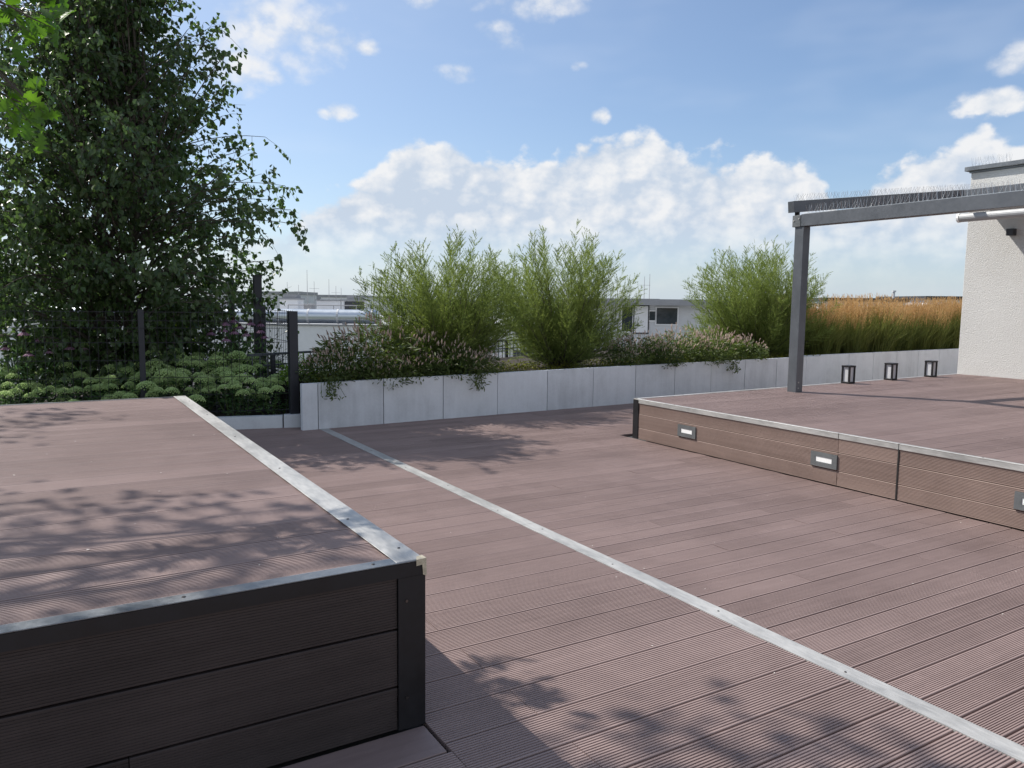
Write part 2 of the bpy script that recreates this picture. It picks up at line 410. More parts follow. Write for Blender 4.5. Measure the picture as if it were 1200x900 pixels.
for yc in (5.82,4.178,2.535):
    mb=MB();z0,z1,w=.138,.258,.128
    # frame with an opening
    xo,xi=X2-.010,X2+.004
    oy=(yc-w,yc+w);iy=(yc-w*.62,yc+w*.62);iz=(.178,.222)
    for (a,b2,c,d) in ((oy[0],oy[1],z0,iz[0]),(oy[0],oy[1],iz[1],z1),(oy[0],iy[0],iz[0],iz[1]),(iy[1],oy[1],iz[0],iz[1])):
        mb.box(xo,xi,a,b2,c,d)
    L=mb.build('step_light',M['lamp_frame'],P2)
    mb=MB();mb.box(X2-.0065,X2+.0035,iy[0]+.0006,iy[1]-.0006,iz[0]+.0006,iz[1]-.0006);mb.build('lens',M['lens'],L)

# ------------------------------------------------------------------ planter walls, kerb
def wy(x): return 8.83+.042*(x-2.85)
tops=[(2.3,.535),(3.5,.548),(6.9,.566),(12.5,.583)]
def wt(x): return float(np.interp(x,[a for a,_ in tops],[b for _,b in tops]))
W1=thing('planter_wall',(7.4,9.1,0),'long low planter wall of pale concrete panels along the far edge of the deck','wall')
js=[2.52,2.712]+[2.712+.8225*i for i in range(1,12)]+[12.37]
for a,b2 in zip(js[:-1],js[1:]):
    if b2-a<.12: continue
    g=.005;mb=MB();mb.cur=random.random();d=random.uniform(-.003,.003)
    a1,b1=a+g,b2-g
    lo=[(a1,wy(a1)+d,-.02),(b1,wy(b1)+d,-.02),(b1,wy(b1)+.075,-.02),(a1,wy(a1)+.075,-.02)]
    hi=[(p[0],p[1],wt(p[0])) for p in lo]
    mb.hexa(lo+hi);mb.build('panel',M['concrete'],W1)
mb=MB();mb.hexa([(2.53,wy(2.53)+.02,-.02),(12.35,wy(12.35)+.02,-.02),(12.35,wy(12.35)+.1,-.02),(2.53,wy(2.53)+.1,-.02),
                 (2.53,wy(2.53)+.02,.52),(12.35,wy(12.35)+.02,.56),(12.35,wy(12.35)+.1,.56),(2.53,wy(2.53)+.1,.52)])
mb.build('backing',M['seam'],W1)
W2=thing('planter_wall',(15,9.5,0),'farther planter wall of concrete panels below the tan reed grass with frame lights on it','wall')
js=[11.7+.8225*i for i in range(0,10)]
for a,b2 in zip(js[:-1],js[1:]):
    mb=MB();mb.cur=random.random();a1,b1=a+.004,b2-.004
    lo=[(a1,wy(a1)+.2,-.02),(b1,wy(b1)+.2,-.02),(b1,wy(b1)+.28,-.02),(a1,wy(a1)+.28,-.02)]
    mb.hexa(lo+[(p[0],p[1],.583) for p in lo]);mb.build('panel',M['concrete'],W2)
mb=MB();mb.hexa([(11.71,wy(11.7)+.23,-.02),(19,wy(19)+.23,-.02),(19,wy(19)+.33,-.02),(11.71,wy(11.7)+.33,-.02),(11.71,wy(11.7)+.23,.57),(19,wy(19)+.23,.57),(19,wy(19)+.33,.57),(11.71,wy(11.7)+.33,.57)])
mb.build('backing',M['seam'],W2)
def ky(x): return 9.10+.25*(2.46-x)       # kerb line
KB=thing('concrete_kerb',(1.5,9.35,0),'low pale concrete kerb in front of the green sedum plants','kerb')
for a,b2,h in ((-3.2,2.375,.142),(2.39,2.60,.15)):
    mb=MB();mb.cur=random.random()
    lo=[(a,ky(a),-.02),(b2,ky(b2),-.02),(b2+.03,ky(b2)+.10,-.02),(a+.03,ky(a)+.10,-.02)]
    mb.hexa(lo+[(p[0],p[1],h) for p in lo]);mb.build('kerb_block',M['concrete_k'],KB)

# small box lanterns standing along the back edge of the right platform
def lantern(x,lab):
    y=bk(x)-.10;t=thing('lantern',(x,y,H2),lab,'lantern','black box lanterns along the back of the platform')
    z0,z1,w=H2+.003,H2+.247,.052
    mb=MB()
    for sx_ in (-1,1):
        for sy_ in (-1,1): mb.box(x+sx_*w-.011,x+sx_*w+.011,y+sy_*w-.011,y+sy_*w+.011,z0+.0225,z1-.0225)
    mb.box(x-w-.013,x+w+.013,y-w-.013,y+w+.013,z0,z0+.022,.002);mb.box(x-w-.014,x+w+.014,y-w-.014,y+w+.014,z1-.022,z1,.002)
    mb.build('frame',M['black'],t)
    mb=MB();mb.box(x-w+.004,x+w-.004,y-w+.004,y+w-.004,z0+.0225,z1-.0225);mb.build('diffuser',M['lantern_glass'],t)
for x_,lab in ((9.45,'small black box lantern nearest the pergola post'),(10.47,'middle one of the three small black box lanterns'),(11.53,'small black box lantern nearest the white building')): lantern(x_,lab)

# planting beds (soil)
mb=MB()
mb.hexa([(2.62,wy(2.62)+.1,-.02),(19,wy(19)+.33,-.02),(19,17,-.02),(2.62,10.35,-.02),(2.62,wy(2.62)+.1,.49),(19,wy(19)+.33,.50),(19,17,.50),(2.62,10.35,.49)])
tag(mb.build('planting_bed',M['soil']),kind='structure')
mb=MB();mb.hexa([(-3.2,ky(-3.2)+.1,-.02),(2.6,ky(2.6)+.1,-.02),(2.6,12.6,-.02),(-3.2,14,-.02),(-3.2,ky(-3.2)+.1,.11),(2.6,ky(2.6)+.1,.11),(2.6,12.6,.11),(-3.2,14,.11)])
tag(mb.build('planting_bed',M['soil']),kind='structure')
mb=MB();mb.box(-6,-3.25,8.65,14,-.02,.2);tag(mb.build('planting_bed',M['soil']),kind='structure')
mb=MB();mb.box(-6,-1.95,2,8.6,-.02,.25);tag(mb.build('planting_bed',M['soil']),kind='structure')

# ------------------------------------------------------------------ pergola
PG=thing('pergola',(7.9,6.34,H2),'anthracite metal pergola with sloping rails and bird spikes beside the white building','pergola')
XB=7.9
mb=MB();mb.box(XB-.06,XB+.06,6.27,6.40,H2-.01,2.44,.004);p=mb.build('post',M['grey'],PG)
for z in (H2+.05,H2+.12):
    mb=MB();mb.tube([(XB-.02,6.27,z),(XB-.02,6.264,z)],.009,8);mb.build('bolt',M['alu'],p)
mb=MB();mb.box(XB-.07,XB+.07,-2.2,6.31,2.441,2.583,.003);mb.build('beam',M['grey'],PG)
mb=MB();mb.box(XB-.075,XB+.075,6.313,6.43,2.438,2.575,.003);p=mb.build('beam_end_cap',M['lamp_frame'],PG)
for y,z in ((6.405,2.512),(6.335,2.53)):
    mb=MB();mb.tube([(XB-.075,y,z),(XB-.081,y,z)],.010,8);mb.build('bolt',M['alu'],p)
def rail_z(x): return 2.68+.1195*(x-7.83)
for yc in (6.44,):
    mb=MB();a=(7.80,yc,rail_z(7.80));b2=(12.46,yc,rail_z(12.46))
    mb.beam(a,b2,.085,.133);r_=mb.build('rail',M['grey'],PG)
    mb=MB();mb.beam((XB+.02,yc,2.55),(XB+.02,yc,2.66),.03,.05);mb.build('bracket',M['black'],r_)
mb=MB();mb.tube([(11.6,6.52,2.80),(11.6,-1.5,2.80)],.062,16);a=mb.build('awning_bar',M['fabric'],PG,smooth=False)
mb=MB();mb.box(11.45,12.465,-1.4,6.70,3.13,3.17);mb.box(11.8,12.46,-1.4,6.36,2.98,3.125);mb.build('awning_fabric',M['fabric'],PG,label='folded pale grey awning fabric')
mb=MB();mb.tube([(11.6,6.53,2.80),(11.6,6.56,2.80)],.066,16);mb.build('end_cap',M['lens'],a)
def spikes(a,b2,pitch=.045,h=.11,spread=.055,seed=0,base=.004):
    rg=random.Random(seed);a=np.array(a,float);b2=np.array(b2,float);L=np.linalg.norm(b2-a);d=(b2-a)/L
    sd=np.cross(d,(0,0,1));mb=MB();mb.beam(a+(0,0,base/2),b2+np.array((0,0,base/2)),.03,base)
    n=int(L/pitch)
    for i in range(n):
        c=a+d*(i+.5)*pitch+np.array((0,0,base))
        for s in (-1,0,1):
            tip=c+sd*s*spread*rg.uniform(.8,1.1)+d*rg.uniform(-.03,.03)+np.array((0,0,h*rg.uniform(.9,1.05)*(1 if s==0 else .92)))
            mb.tube([c+sd*s*.008,tip],[.0016,.0011],3,cap=False)
    return mb
spikes((XB-.04,-.5,2.584),(XB-.04,6.28,2.584),.05,.105,.05,1).build('bird_spike_strip',M['spike'],PG)
mb=MB();mb.box(XB+.035,XB+.13,-2.2,4.45,2.586,2.663,.003);mb.build('gutter',M['grey'],PG)
for k_,yc in enumerate((6.44,)):
    spikes((7.85,yc,rail_z(7.85)+.067),(12.4,yc,rail_z(12.4)+.067),.05,.085,.05,2+k_).build('bird_spike_strip',M['spike'],PG)

# ------------------------------------------------------------------ white building beside the deck
XW=12.47
WB=thing('white_building',(16,2,0),'white stucco rooftop building with dark roof cap at the right edge','building')
mb=MB();mb.box(XW,20,-4,6.9,-.02,3.57,.006);mb.build('wall',M['stucco'],WB)
mb=MB();mb.box(XW-.02,20.02,-4,6.92,3.573,3.60);mb.box(XW-.07,20.1,-4.1,6.97,3.60,3.665,.004);rc=mb.build('roof_cap',M['alu_dark'],WB)
mb=spikes((XW-.02,6.3,3.667),(XW-.02,6.9,3.667),.05,.13,.06,11);mb.build('bird_spike_strip',M['spike'],WB)
mb=spikes((XW-.02,3.,3.667),(XW-.02,5.9,3.667),.05,.14,.06,12);mb.build('bird_spike_strip',M['spike'],WB)
mb=MB();mb.box(XW-.10,XW-.002,6.17,6.27,2.57,2.67,.003);wl=mb.build('wall_lamp',M['dark_panel'],WB)

# ------------------------------------------------------------------ mesh fence
def fpt(x): return (x,9.2+.28*(2.53-x))
MF=thing('mesh_fence',(1.5,9.5,.13),'dark welded wire mesh fence in front of the sedum and the birch','fence')
fps=[(2.535,.10,1.365),(.958,.06,1.375),(-.75,.06,1.375),(-2.3,.06,1.375)]
for x,w,zt in fps:
    X,Y=fpt(x);mb=MB();mb.box(X-w/2,X+w/2,Y-w/2,Y+w/2,.12,zt,.003);mb.build('post',M['fence'],MF)
PD=(2.47,10.75)
def wire_panel(A,B,z0,z1,fold=True):
    A=np.array(A,float);B=np.array(B,float);L=np.linalg.norm(B-A);d=(B-A)/L;nrm=np.array((-d[1],d[0]))
    mb=MB();n=int(L/.085)
    prof=[(z0,0),(z1-.22,0),(z1-.19,.03),(z1-.16,0),(z1-.11,0),(z1,0)]
    for i in range(n+1):
        p=A+d*(L*(i/n));mb.tube([(p[0]+nrm[0]*o,p[1]+nrm[1]*o,z) for z,o in prof],.0023,4,cap=False)
    for z in list(np.arange(z0+.03,z1-.25,.2))+[z1-.19,z1-.11,z1-.012]:
        o=nrm*(.036 if abs(z-(z1-.19))<.01 else .006)
        mb.tube([(A[0]+o[0],A[1]+o[1],z),(B[0]+o[0],B[1]+o[1],z)],.0035,4,cap=False)
    mb.build('wire_panel',M['fence'],MF)
for (xa,_,_),(xb,_,_) in zip(fps[:-1],fps[1:]): wire_panel(fpt(xa),fpt(xb),.17,1.355)
wire_panel(fpt(2.535),(2.55,10.68),.17,1.375)
for (x,y,w,zt,lab) in ((2.50,10.75,.1,1.81,'taller dark steel post behind the corner of the mesh fence'),(2.53,12.6,.09,1.79,'thin dark steel post half hidden by birch leaves')):
    mb=MB();mb.box(x-w/2,x+w/2,y-w/2,y+w/2,.1,zt,.003);mb.box(x-w*.62,x+w*.62,y-w*.62,y+w*.62,zt,zt+.012)
    if w>.095: mb.box(x+w/2+.002,x+w/2+.045,y-.03,y+.03,.1,1.41,.002)
    o=mb.build('steel_post',M['fence']);tag(o,lab,'post')

# ------------------------------------------------------------------ terrace railing
RA=thing('terrace_railing',(6,12,.2),'grey metal railing with thin upright bars behind the planter shrubs','railing')
A=np.array((2.2,10.02));B=np.array((10.7,13.68));L=np.linalg.norm(B-A);d=(B-A)/L;zt=.80
mb=MB();mb.beam((*A,zt),(*B,zt),.045,.03);mb.build('top_rail',M['grey'],RA)
mb=MB();mb.beam((*A,.30),(*B,.30),.03,.025);mb.beam((*A,.66),(*B,.66),.02,.02);mb.build('bottom_rail',M['grey'],RA)
nb=80
for i in range(nb):
    p=A+d*L*(i+.5)/nb;mb=MB();mb.beam((*p,.312),(*p,.785),.014,.014);mb.build('bar',M['grey'],RA)
for i in range(6):
    p=A+d*L*(.04+i*.185);mb=MB();mb.beam((*p,-.03),(*p,.79),.05,.05);mb.build('post',M['fence'],RA)

# ------------------------------------------------------------------ leaves
def unit(a): return a/(np.linalg.norm(a,axis=1,keepdims=True)+1e-9)
def leaf_mesh(pos,ax,nr,Ls,Ws,fold=.25,shape=((.38,.36),(.30,.72))):
    """two quads per leaf, folded along the midrib; returns V,Q"""
    n=len(pos);ax=unit(ax);sd=unit(np.cross(ax,nr));nr=np.cross(sd,ax)
    Ls=np.asarray(Ls).reshape(-1,1)*np.ones((n,1));Ws=np.asarray(Ws).reshape(-1,1)*np.ones((n,1))
    P0=pos;P3=pos+ax*Ls+nr*Ls*-.08
    out=[P0,P3]
    for s in (1,-1):
        for (w,l) in shape: out.append(pos+ax*Ls*l+sd*(s*w)*Ws*2*.62+nr*(Ws*w*fold*2))
    V=np.stack(out,1).reshape(-1,3)
    b=np.arange(n)[:,None]*6
    Q=np.concatenate([b+np.array([[0,2,3,1]]),b+np.array([[0,1,5,4]])],1).reshape(-1,4)
    return V,Q
def rnd_dir(n): return unit(rng.normal(size=(n,3)))
def strip_mesh(P0,P1,w,nr=None):
    """thin blades (triangles) from P0 to P1"""
    d=unit(P1-P0);r=rnd_dir(len(P0));sd=unit(np.cross(d,r))*np.asarray(w).reshape(-1,1)*.5
    V=np.stack([P0-sd,P0+sd,P1],1).reshape(-1,3);return V,np.arange(len(V)).reshape(-1,3)

# ---- birch
def limb(mb,a,b,r0,r1,bow=(0,0,0),n=7,jit=.03):
    a=np.array(a,float);b=np.array(b,float);bow=np.array(bow,float);pts=[]
    for i in range(n):
        t=i/(n-1);pts.append(a*(1-t)+b*t+bow*4*t*(1-t)*.5+(rng.normal(size=3)*jit if 0<i<n-1 else 0))
    mb.tube(pts,[r0+(r1-r0)*i/(n-1) for i in range(n)],7);return pts
BX,BY=.78,11.4
BT=thing('birch_tree',(BX,BY,.1),'large dark leafy birch tree behind the mesh fence at the left','tree')
tr=MB();stems=[]
for ang,lean,h in ((.4,.5,5.2),(2.4,.5,4.9),(4.3,.35,5.7),(5.4,.7,4.4)):
    top=np.array((BX+math.cos(ang)*lean,BY+math.sin(ang)*lean,.1+h))
    stems.append(limb(tr,(BX+.1*math.cos(ang),BY+.1*math.sin(ang),.08),top,.045,.012,(.15*math.cos(ang),.15*math.sin(ang),0),10))
tr.build('trunk',M['bark'],BT,smooth=True)
tw=MB();pos=[];axs=[]
def crown_r(z):   # radius by height
    return float(np.interp(z,[.6,1.1,1.9,2.5,3.0,3.7,4.6,5.4,6.0,6.8],[1.2,1.85,2.3,2.45,2.45,1.95,1.55,.95,.5,.2]))
nbr=550
for i in range(nbr):
    z=.62+5.45*((i+.5)/nbr)**1.12
    st_=stems[rng.integers(4)];k=min(len(st_)-2,max(0,int((z*.75)/6*len(st_))));o=np.array(st_[k])
    a=rng.uniform(0,2*math.pi);rr=crown_r(z)*rng.uniform(.35,1.0)**.7*(1+.10*math.sin(3*a+z*2)+.08*math.sin(5*a-z*3))
    # crown is fuller towards the right than towards the left
    dx=math.cos(a);rr*=1.0 if dx>0 else .9
    tip=np.array((BX+math.cos(a)*rr,BY+math.sin(a)*rr,z+rng.uniform(-.15,.1)))
    start=o+(tip-o)*.12;n=9
    bow=np.array((0,0,.2+.25*rng.random()));pts=[start*(1-t)+tip*t+bow*2*t*(1-t)-np.array((0,0,.10*t*t)) for t in np.linspace(0,1,n)]
    tw.tube(pts,[.011*(1-.8*t)+.002 for t in np.linspace(0,1,n)],4,cap=False)
    # twigs hanging from the outer two thirds
    for q in range(9):
        t=rng.uniform(.22,1.0) if q else 1.0
        f=t*(n-1);j=min(n-2,int(f));p=np.array(pts[j])*(1-(f-j))+np.array(pts[j+1])*(f-j)
        dirv=(tip-o);dirv/=np.linalg.norm(dirv)+1e-9
        td=unit((dirv*.7+rng.normal(size=3)*.55+np.array((0,0,-.35)))[None])[0]
        ln=rng.uniform(.18,.5);q_=p+td*ln+np.array((0,0,-.12*ln))
        tw.tube([p,p+td*ln*.5,q_],[.003,.0022,.0012],3,cap=False)
        m_=int(6+ln*13)
        ts=rng.uniform(.05,1.05,m_)[:,None];pp=p+td*ln*ts+np.array((0,0,-.12*ln))*ts**2+rng.normal(size=(m_,3))*.022
        pos.append(pp);axs.append(td*.45+rng.normal(size=(m_,3))*.45+np.array((0,0,-.75)))
pos=np.concatenate(pos);axs=np.concatenate(axs)
ok=(pos[:,2]>1.48)|(pos[:,1]>9.2+.28*(2.53-pos[:,0])+.12);pos=pos[ok];axs=axs[ok];n_=len(pos)
V,Q=leaf_mesh(pos,axs,rnd_dir(n_)+np.array((-.1,-.2,.5)),rng.uniform(.055,.090,n_),rng.uniform(.050,.072,n_)*.80,.2,((.44,.32),(.30,.66)))
mesh_np('crown',V,Q,M['birch'],BT,np.repeat(rng.random(n_),2))
tw.build('twigs',M['bark'],BT)
print('birch leaves',n_)

# ---- oak, mostly outside the frame: its shade falls on the near platform, one bough shows at the top left
OX,OY=-2.9,5.6
OT=thing('oak_tree',(OX,OY,.2),'sunlit bright green oak bough hanging into the top left corner','tree')
tr=MB();stem=limb(tr,(OX,OY,.2),(OX+.3,OY+.1,5.2),.13,.05,(.1,0,0),9);tr2=MB()
SX,SY=.4985,.7676    # ground shift of a shadow per metre of height
vis=[(np.array((-0.05, 4.79, 2.9)),0.13,16),(np.array((0.05, 4.6, 2.84)),0.12,14),(np.array((0.09, 4.69, 2.96)),0.1,12),(np.array((-0.04, 4.24, 2.37)),0.1,14),(np.array((0.04, 4.13, 2.31)),0.07,9),(np.array((-0.12, 4.4, 2.4)),0.12,14),(np.array((-0.14, 4.56, 2.72)),0.1,8),(np.array((-0.02, 4.98, 2.93)),0.12,12),(np.array((-0.4, 4.5, 2.8)),0.2,20),(np.array((-0.5, 4.3, 2.4)),0.16,14)]
P=[];AX=[]
for c,rad,k in vis:
    sp=np.array(stem[int(rng.integers(4,8))]);a_=sp+(c-sp)*.1
    pts=limb(tr2,a_,c,.022,.004,(0,0,.25),7,.02)
    for q in range(5):
        e=c+rng.normal(size=3)*rad*.6;tr2.tube([pts[-2],e],[.004,.0015],3,cap=False)
    pp=c+rng.normal(size=(k,3))*rad*.55
    P.append(pp);AX.append(rng.normal(size=(k,3))+np.array((.2,-.2,-.25)))
P=np.concatenate(P);AX=unit(np.concatenate(AX));n_=len(P)
# lobed leaf outline, strips between midrib and edge
half=[(.03,.0),(.05,.10),(.21,.20),(.09,.31),(.33,.42),(.12,.53),(.36,.66),(.13,.74),(.20,.88),(.04,1.0)]
NR=rnd_dir(n_)+np.array((0,0,1.));SD=unit(np.cross(AX,NR));N2=np.cross(SD,AX);LL=rng.uniform(.075,.115,n_)[:,None]
kk=len(half);allv=[P+AX*LL*(l*.93+.02)-N2*LL*.12*l*l for w,l in half]
for s_ in (1,-1):
    for w,l in half: allv.append(P+AX*LL*l+SD*LL*w*s_*1.05+N2*LL*(w*.35-.12*l*l))
VV=np.stack(allv,1).reshape(-1,3);b=np.arange(n_)[:,None]*(3*kk)
Q1=np.concatenate([b+np.array([[i,kk+i,kk+i+1,i+1]]) for i in range(kk-1)]+[b+np.array([[i+1,2*kk+i+1,2*kk+i,i]]) for i in range(kk-1)],1).reshape(-1,4)
mesh_np('crown',VV,Q1,M['oak'],OT,np.repeat(rng.random(n_),2*(kk-1)))
tr.build('trunk',M['bark'],OT,smooth=True);tr2.build('branches',M['bark'],OT)

# ---- a taller leafy tree to the left of the frame: its shade dapples the near platform and the floor
MT=thing('maple_tree',(-7.,9.,.1),'tall leafy tree standing left of the decking and shading it','tree')
tr=MB();stem=limb(tr,(-7.,9.,.0),(-6.6,8.8,8.6),.17,.05,(.2,0,0),11);tr2=MB()
clumps=[]
for (sx,sy,gz,z,rad,k) in ((-.25,3.75,.6,3.7,.34,60),(.12,3.6,.6,4.2,.34,60),(.5,3.42,.6,4.0,.30,50),(.86,3.2,.6,4.3,.24,34),
     (-.2,3.3,.6,4.4,.36,60),(.2,3.02,.6,4.0,.32,56),(.58,2.86,.6,4.6,.28,44),(-.25,2.75,.6,3.8,.3,50),(.05,2.5,.6,4.2,.25,36),(.85,2.72,.6,4.7,.2,22),(.5,2.5,.6,4.4,.2,26),
     (1.72,1.86,0,4.4,.26,44),(2.02,1.74,0,4.2,.28,46),(2.28,1.5,0,4.5,.26,40),(1.45,2.53,0,4.7,.10,10),(1.9,1.4,0,4.6,.3,46),
     (-.3,7.1,.6,4.8,.42,70),(.1,6.75,.6,4.4,.34,50),(-.35,6.1,.6,4.6,.36,54),(-.9,4.6,.6,4.4,.5,90),(-1.2,3.4,.6,4.6,.5,90),(-1.1,5.8,.6,5,.5,90),(-.8,2.2,0,4.6,.4,60)):
    z=z+2.2;clumps.append((np.array((sx-SX*(z-gz),sy+SY*(z-gz),z)),rad*1.0,int(k*.92)))
P=[];AX=[]
for c,rad,k in clumps:
    sp=np.array(stem[int(rng.integers(6,11))]);pts=limb(tr2,sp,c,.016,.003,(0,0,.3),7,.03)
    pp=c+rng.normal(size=(k,3))*rad*.55;P.append(pp);AX.append(rng.normal(size=(k,3))+np.array((.2,-.2,-.25)))
P=np.concatenate(P);AX=np.concatenate(AX);n_=len(P)
V,Q=leaf_mesh(P,AX,rnd_dir(n_)+np.array((0,0,1.)),rng.uniform(.09,.14,n_),rng.uniform(.07,.1,n_)*.8,.2)
mesh_np('crown',V,Q,M['birch'],MT,np.repeat(rng.random(n_),2));tr.build('trunk',M['bark'],MT,smooth=True);tr2.build('branches',M['bark'],MT)

# ---- feathery tamarisk shrubs
def tamarisk(x,y,z0,h,rx,ry,seed,label,nst=74,gapside=0.):
    rg=np.random.default_rng(seed)
    T=thing('tamarisk_shrub',(x,y,z0),label,'shrub','feathery shrubs in the planter')
    wd=MB();P0=[];P1=[];Wd=[]
    plumes=[]
    for i in range(nst):
        a=rg.uniform(0,2*math.pi);u=math.sqrt(rg.random())
        tx=math.cos(a)*u*rx*1.08;ty=math.sin(a)*u*ry*1.08
        hh=h*(1-.40*u**2.2)*rg.uniform(.74,1.02)
        if i%4==0: hh*=rg.uniform(.35,.6)
        tip=np.array((tx*1.05,ty*1.05,hh));base=np.array((tx*.12,ty*.12,0))
        mid=np.array((tx*(.62),ty*.62,hh*.42))
        pts=[(1-t)**2*base+2*t*(1-t)*mid+t*t*tip for t in np.linspace(0,1,12)]
        wd.tube([p+np.array((x,y,z0)) for p in pts[:9]],[.008*(1-.85*t)+.0014 for t in np.linspace(0,1,9)],4,cap=False)
        plumes.append((pts,hh))
    for pts,hh in plumes:
        pts=np.array(pts)
        # side sprays along upper 75%
        ns=58
        for s in range(ns):
            t=rg.uniform(.06,1.)**.85 ;f=t*11;j=min(10,int(f));p=pts[j]*(1-(f-j))+pts[j+1]*(f-j)
            ax=pts[min(11,j+1)]-pts[j];ax=ax/(np.linalg.norm(ax)+1e-9)
            r=rg.normal(size=3);r-=ax*(r@ax);r/=np.linalg.norm(r)
            dv=ax*.75+r*.68+np.array((0,0,.22));dv/=np.linalg.norm(dv)
            ln=(.09+.36*(1-t)**.6)*rg.uniform(.6,1.2)
            q=p+dv*ln+np.array((0,0,-.05*ln))
            P0.append(p[None]);P1.append(q[None]);Wd.append(np.array([.004]))
            nn=int(12+ln*105)
            tt=rg.uniform(.1,1.,nn)[:,None];b=p+(q-p)*tt
            rr=rg.normal(size=(nn,3));dd=unit(dv*1.0+rr*.42)
            l2=rg.uniform(.018,.046,nn)[:,None]*(1.15-.5*tt)
            P0.append(b);P1.append(b+dd*l2);Wd.append(np.full(nn,.0060))
        # tip needles
        nn=26;tt=rg.uniform(.78,1.,nn)[:,None];b=pts[8]+(pts[11]-pts[8])*((tt-.78)/.22)
        dd=unit((pts[11]-pts[9])[None]/np.linalg.norm(pts[11]-pts[9])+rg.normal(size=(nn,3))*.5)
        P0.append(b);P1.append(b+dd*rg.uniform(.03,.07,nn)[:,None]);Wd.append(np.full(nn,.005))
    P0=np.concatenate(P0)+np.array((x,y,z0));P1=np.concatenate(P1)+np.array((x,y,z0));Wd=np.concatenate(Wd)
    V,Q=strip_mesh(P0,P1,Wd)
    mesh_np('foliage',V,Q,M['tamarisk'],T,np.clip(rg.normal(.5,.2,len(Q)),0,1))
    wd.build('stems',M['bark'],T)
    return len(Q)
nt=tamarisk(4.85,9.75,.49,2.02,1.22,.85,3,'feathery green shrub above the planter wall nearest the silver duct',140)
nt+=tamarisk(6.95,10.0,.49,2.22,1.22,.9,5,'middle feathery green shrub with bare stems and the railing showing below',138)
nt+=tamarisk(11.75,10.35,.49,2.26,1.62,1.0,9,'broad feathery green shrub partly behind the pergola post',205)
print('tamarisk',nt)

# ---- sedum
def sedum_proto(seed,loc):
    rg=np.random.default_rng(seed)
    T=thing('sedum_plant',loc,'bushy sedum with pale green domed flower heads behind the mesh fence','plant','sedum plants behind the kerb')
    P=[];A=[];Ls=[];st=MB();heads=[]
    for i in range(5):
        a=i*1.257+rg.uniform(0,.5);u=math.sqrt(rg.random());hx,hy=math.cos(a)*u*.27,math.sin(a)*u*.27
        h=.46-.26*u*u+rg.uniform(-.05,.05)
        pts=[np.array((hx*.25,hy*.25,0)),np.array((hx*.7,hy*.7,h*.5)),np.array((hx,hy,h))]
        st.tube([p for p in pts],[.006,.005,.004],5,cap=False)
        heads.append((hx,hy,h))
        for k in range(15):
            t=rg.uniform(.08,.93);p=(1-t)**2*pts[0]+2*t*(1-t)*pts[1]+t*t*pts[2];aa=rg.uniform(0,6.28)
            P.append(p);A.append((math.cos(aa),math.sin(aa),rg.uniform(.0,.6)));Ls.append(rg.uniform(.05,.085))
    P=np.array(P);A=np.array(A);V,Q=leaf_mesh(P,A,np.tile((0,0,1.),(len(P),1))+rnd_dir(len(P))*.3,np.array(Ls),np.array(Ls)*.36,.3,((.42,.40),(.38,.75)))
    o=mesh_np('foliage',V,Q,M['sedum_leaf'],T,np.repeat(rg.random(len(P)),2),local=True)
    me_s=st.build('stems',M['stem']);me_s['local']=1;attach(me_s,T)
    for (hx,hy,h) in heads:
        # a dome of little bud clusters
        Vs=[];Fs=[];n=95;R0=rg.uniform(.062,.092)
        for k in range(n):
            r=math.sqrt((k+.5)/n);t=k*2.39996;x_=math.cos(t)*r*R0;y_=math.sin(t)*r*R0
            z_=h+R0*.92*math.sqrt(max(0,1-r*r*.97))-R0*.2+rg.uniform(-.003,.003);s_=R0*.118*rg.uniform(.7,1.3)
            c=np.array((hx+x_,hy+y_,z_));b=len(Vs)
            for dd in ((1,0,0),(-1,0,0),(0,1,0),(0,-1,0),(0,0,1),(0,0,-1)): Vs.append(c+np.array(dd)*s_)
            for q in ((0,2,4),(2,1,4),(1,3,4),(3,0,4),(2,0,5),(1,2,5),(3,1,5),(0,3,5)): Fs.append([b+w for w in q])
            # pedicel cone below
        mesh_np('flower_head',np.array(Vs),np.array(Fs),M['sedum_head'],T,np.repeat(rg.random(n),8),local=True)
    return T
spots=[]
for row,(oy,xs) in enumerate(((.10,np.arange(.9,2.5,.33)),(.24,np.arange(-1.25,2.55,.40)),(.55,np.arange(-1.4,2.6,.37)),(.90,np.arange(-1.2,2.6,.36)),(1.25,np.arange(-1.1,2.3,.42)))):
    for x in xs:
        x2=x+rng.uniform(-.09,.09);spots.append((x2,ky(x2)+.12+oy+rng.uniform(-.07,.07),.11,row))
protos=[]
for i,(x,y,z,row) in enumerate(spots):
    s=rng.uniform(.92,1.12)*(.90,1.12,1.26,1.40,1.46)[row]*(1. if x>.9 else .82)
    if i<5: protos.append(sedum_proto(40+i,(x,y,z)));protos[-1].scale=(s,)*3
    else: copy_thing(protos[int(rng.integers(5))],(x,y,z),rng.uniform(0,6.28),s)

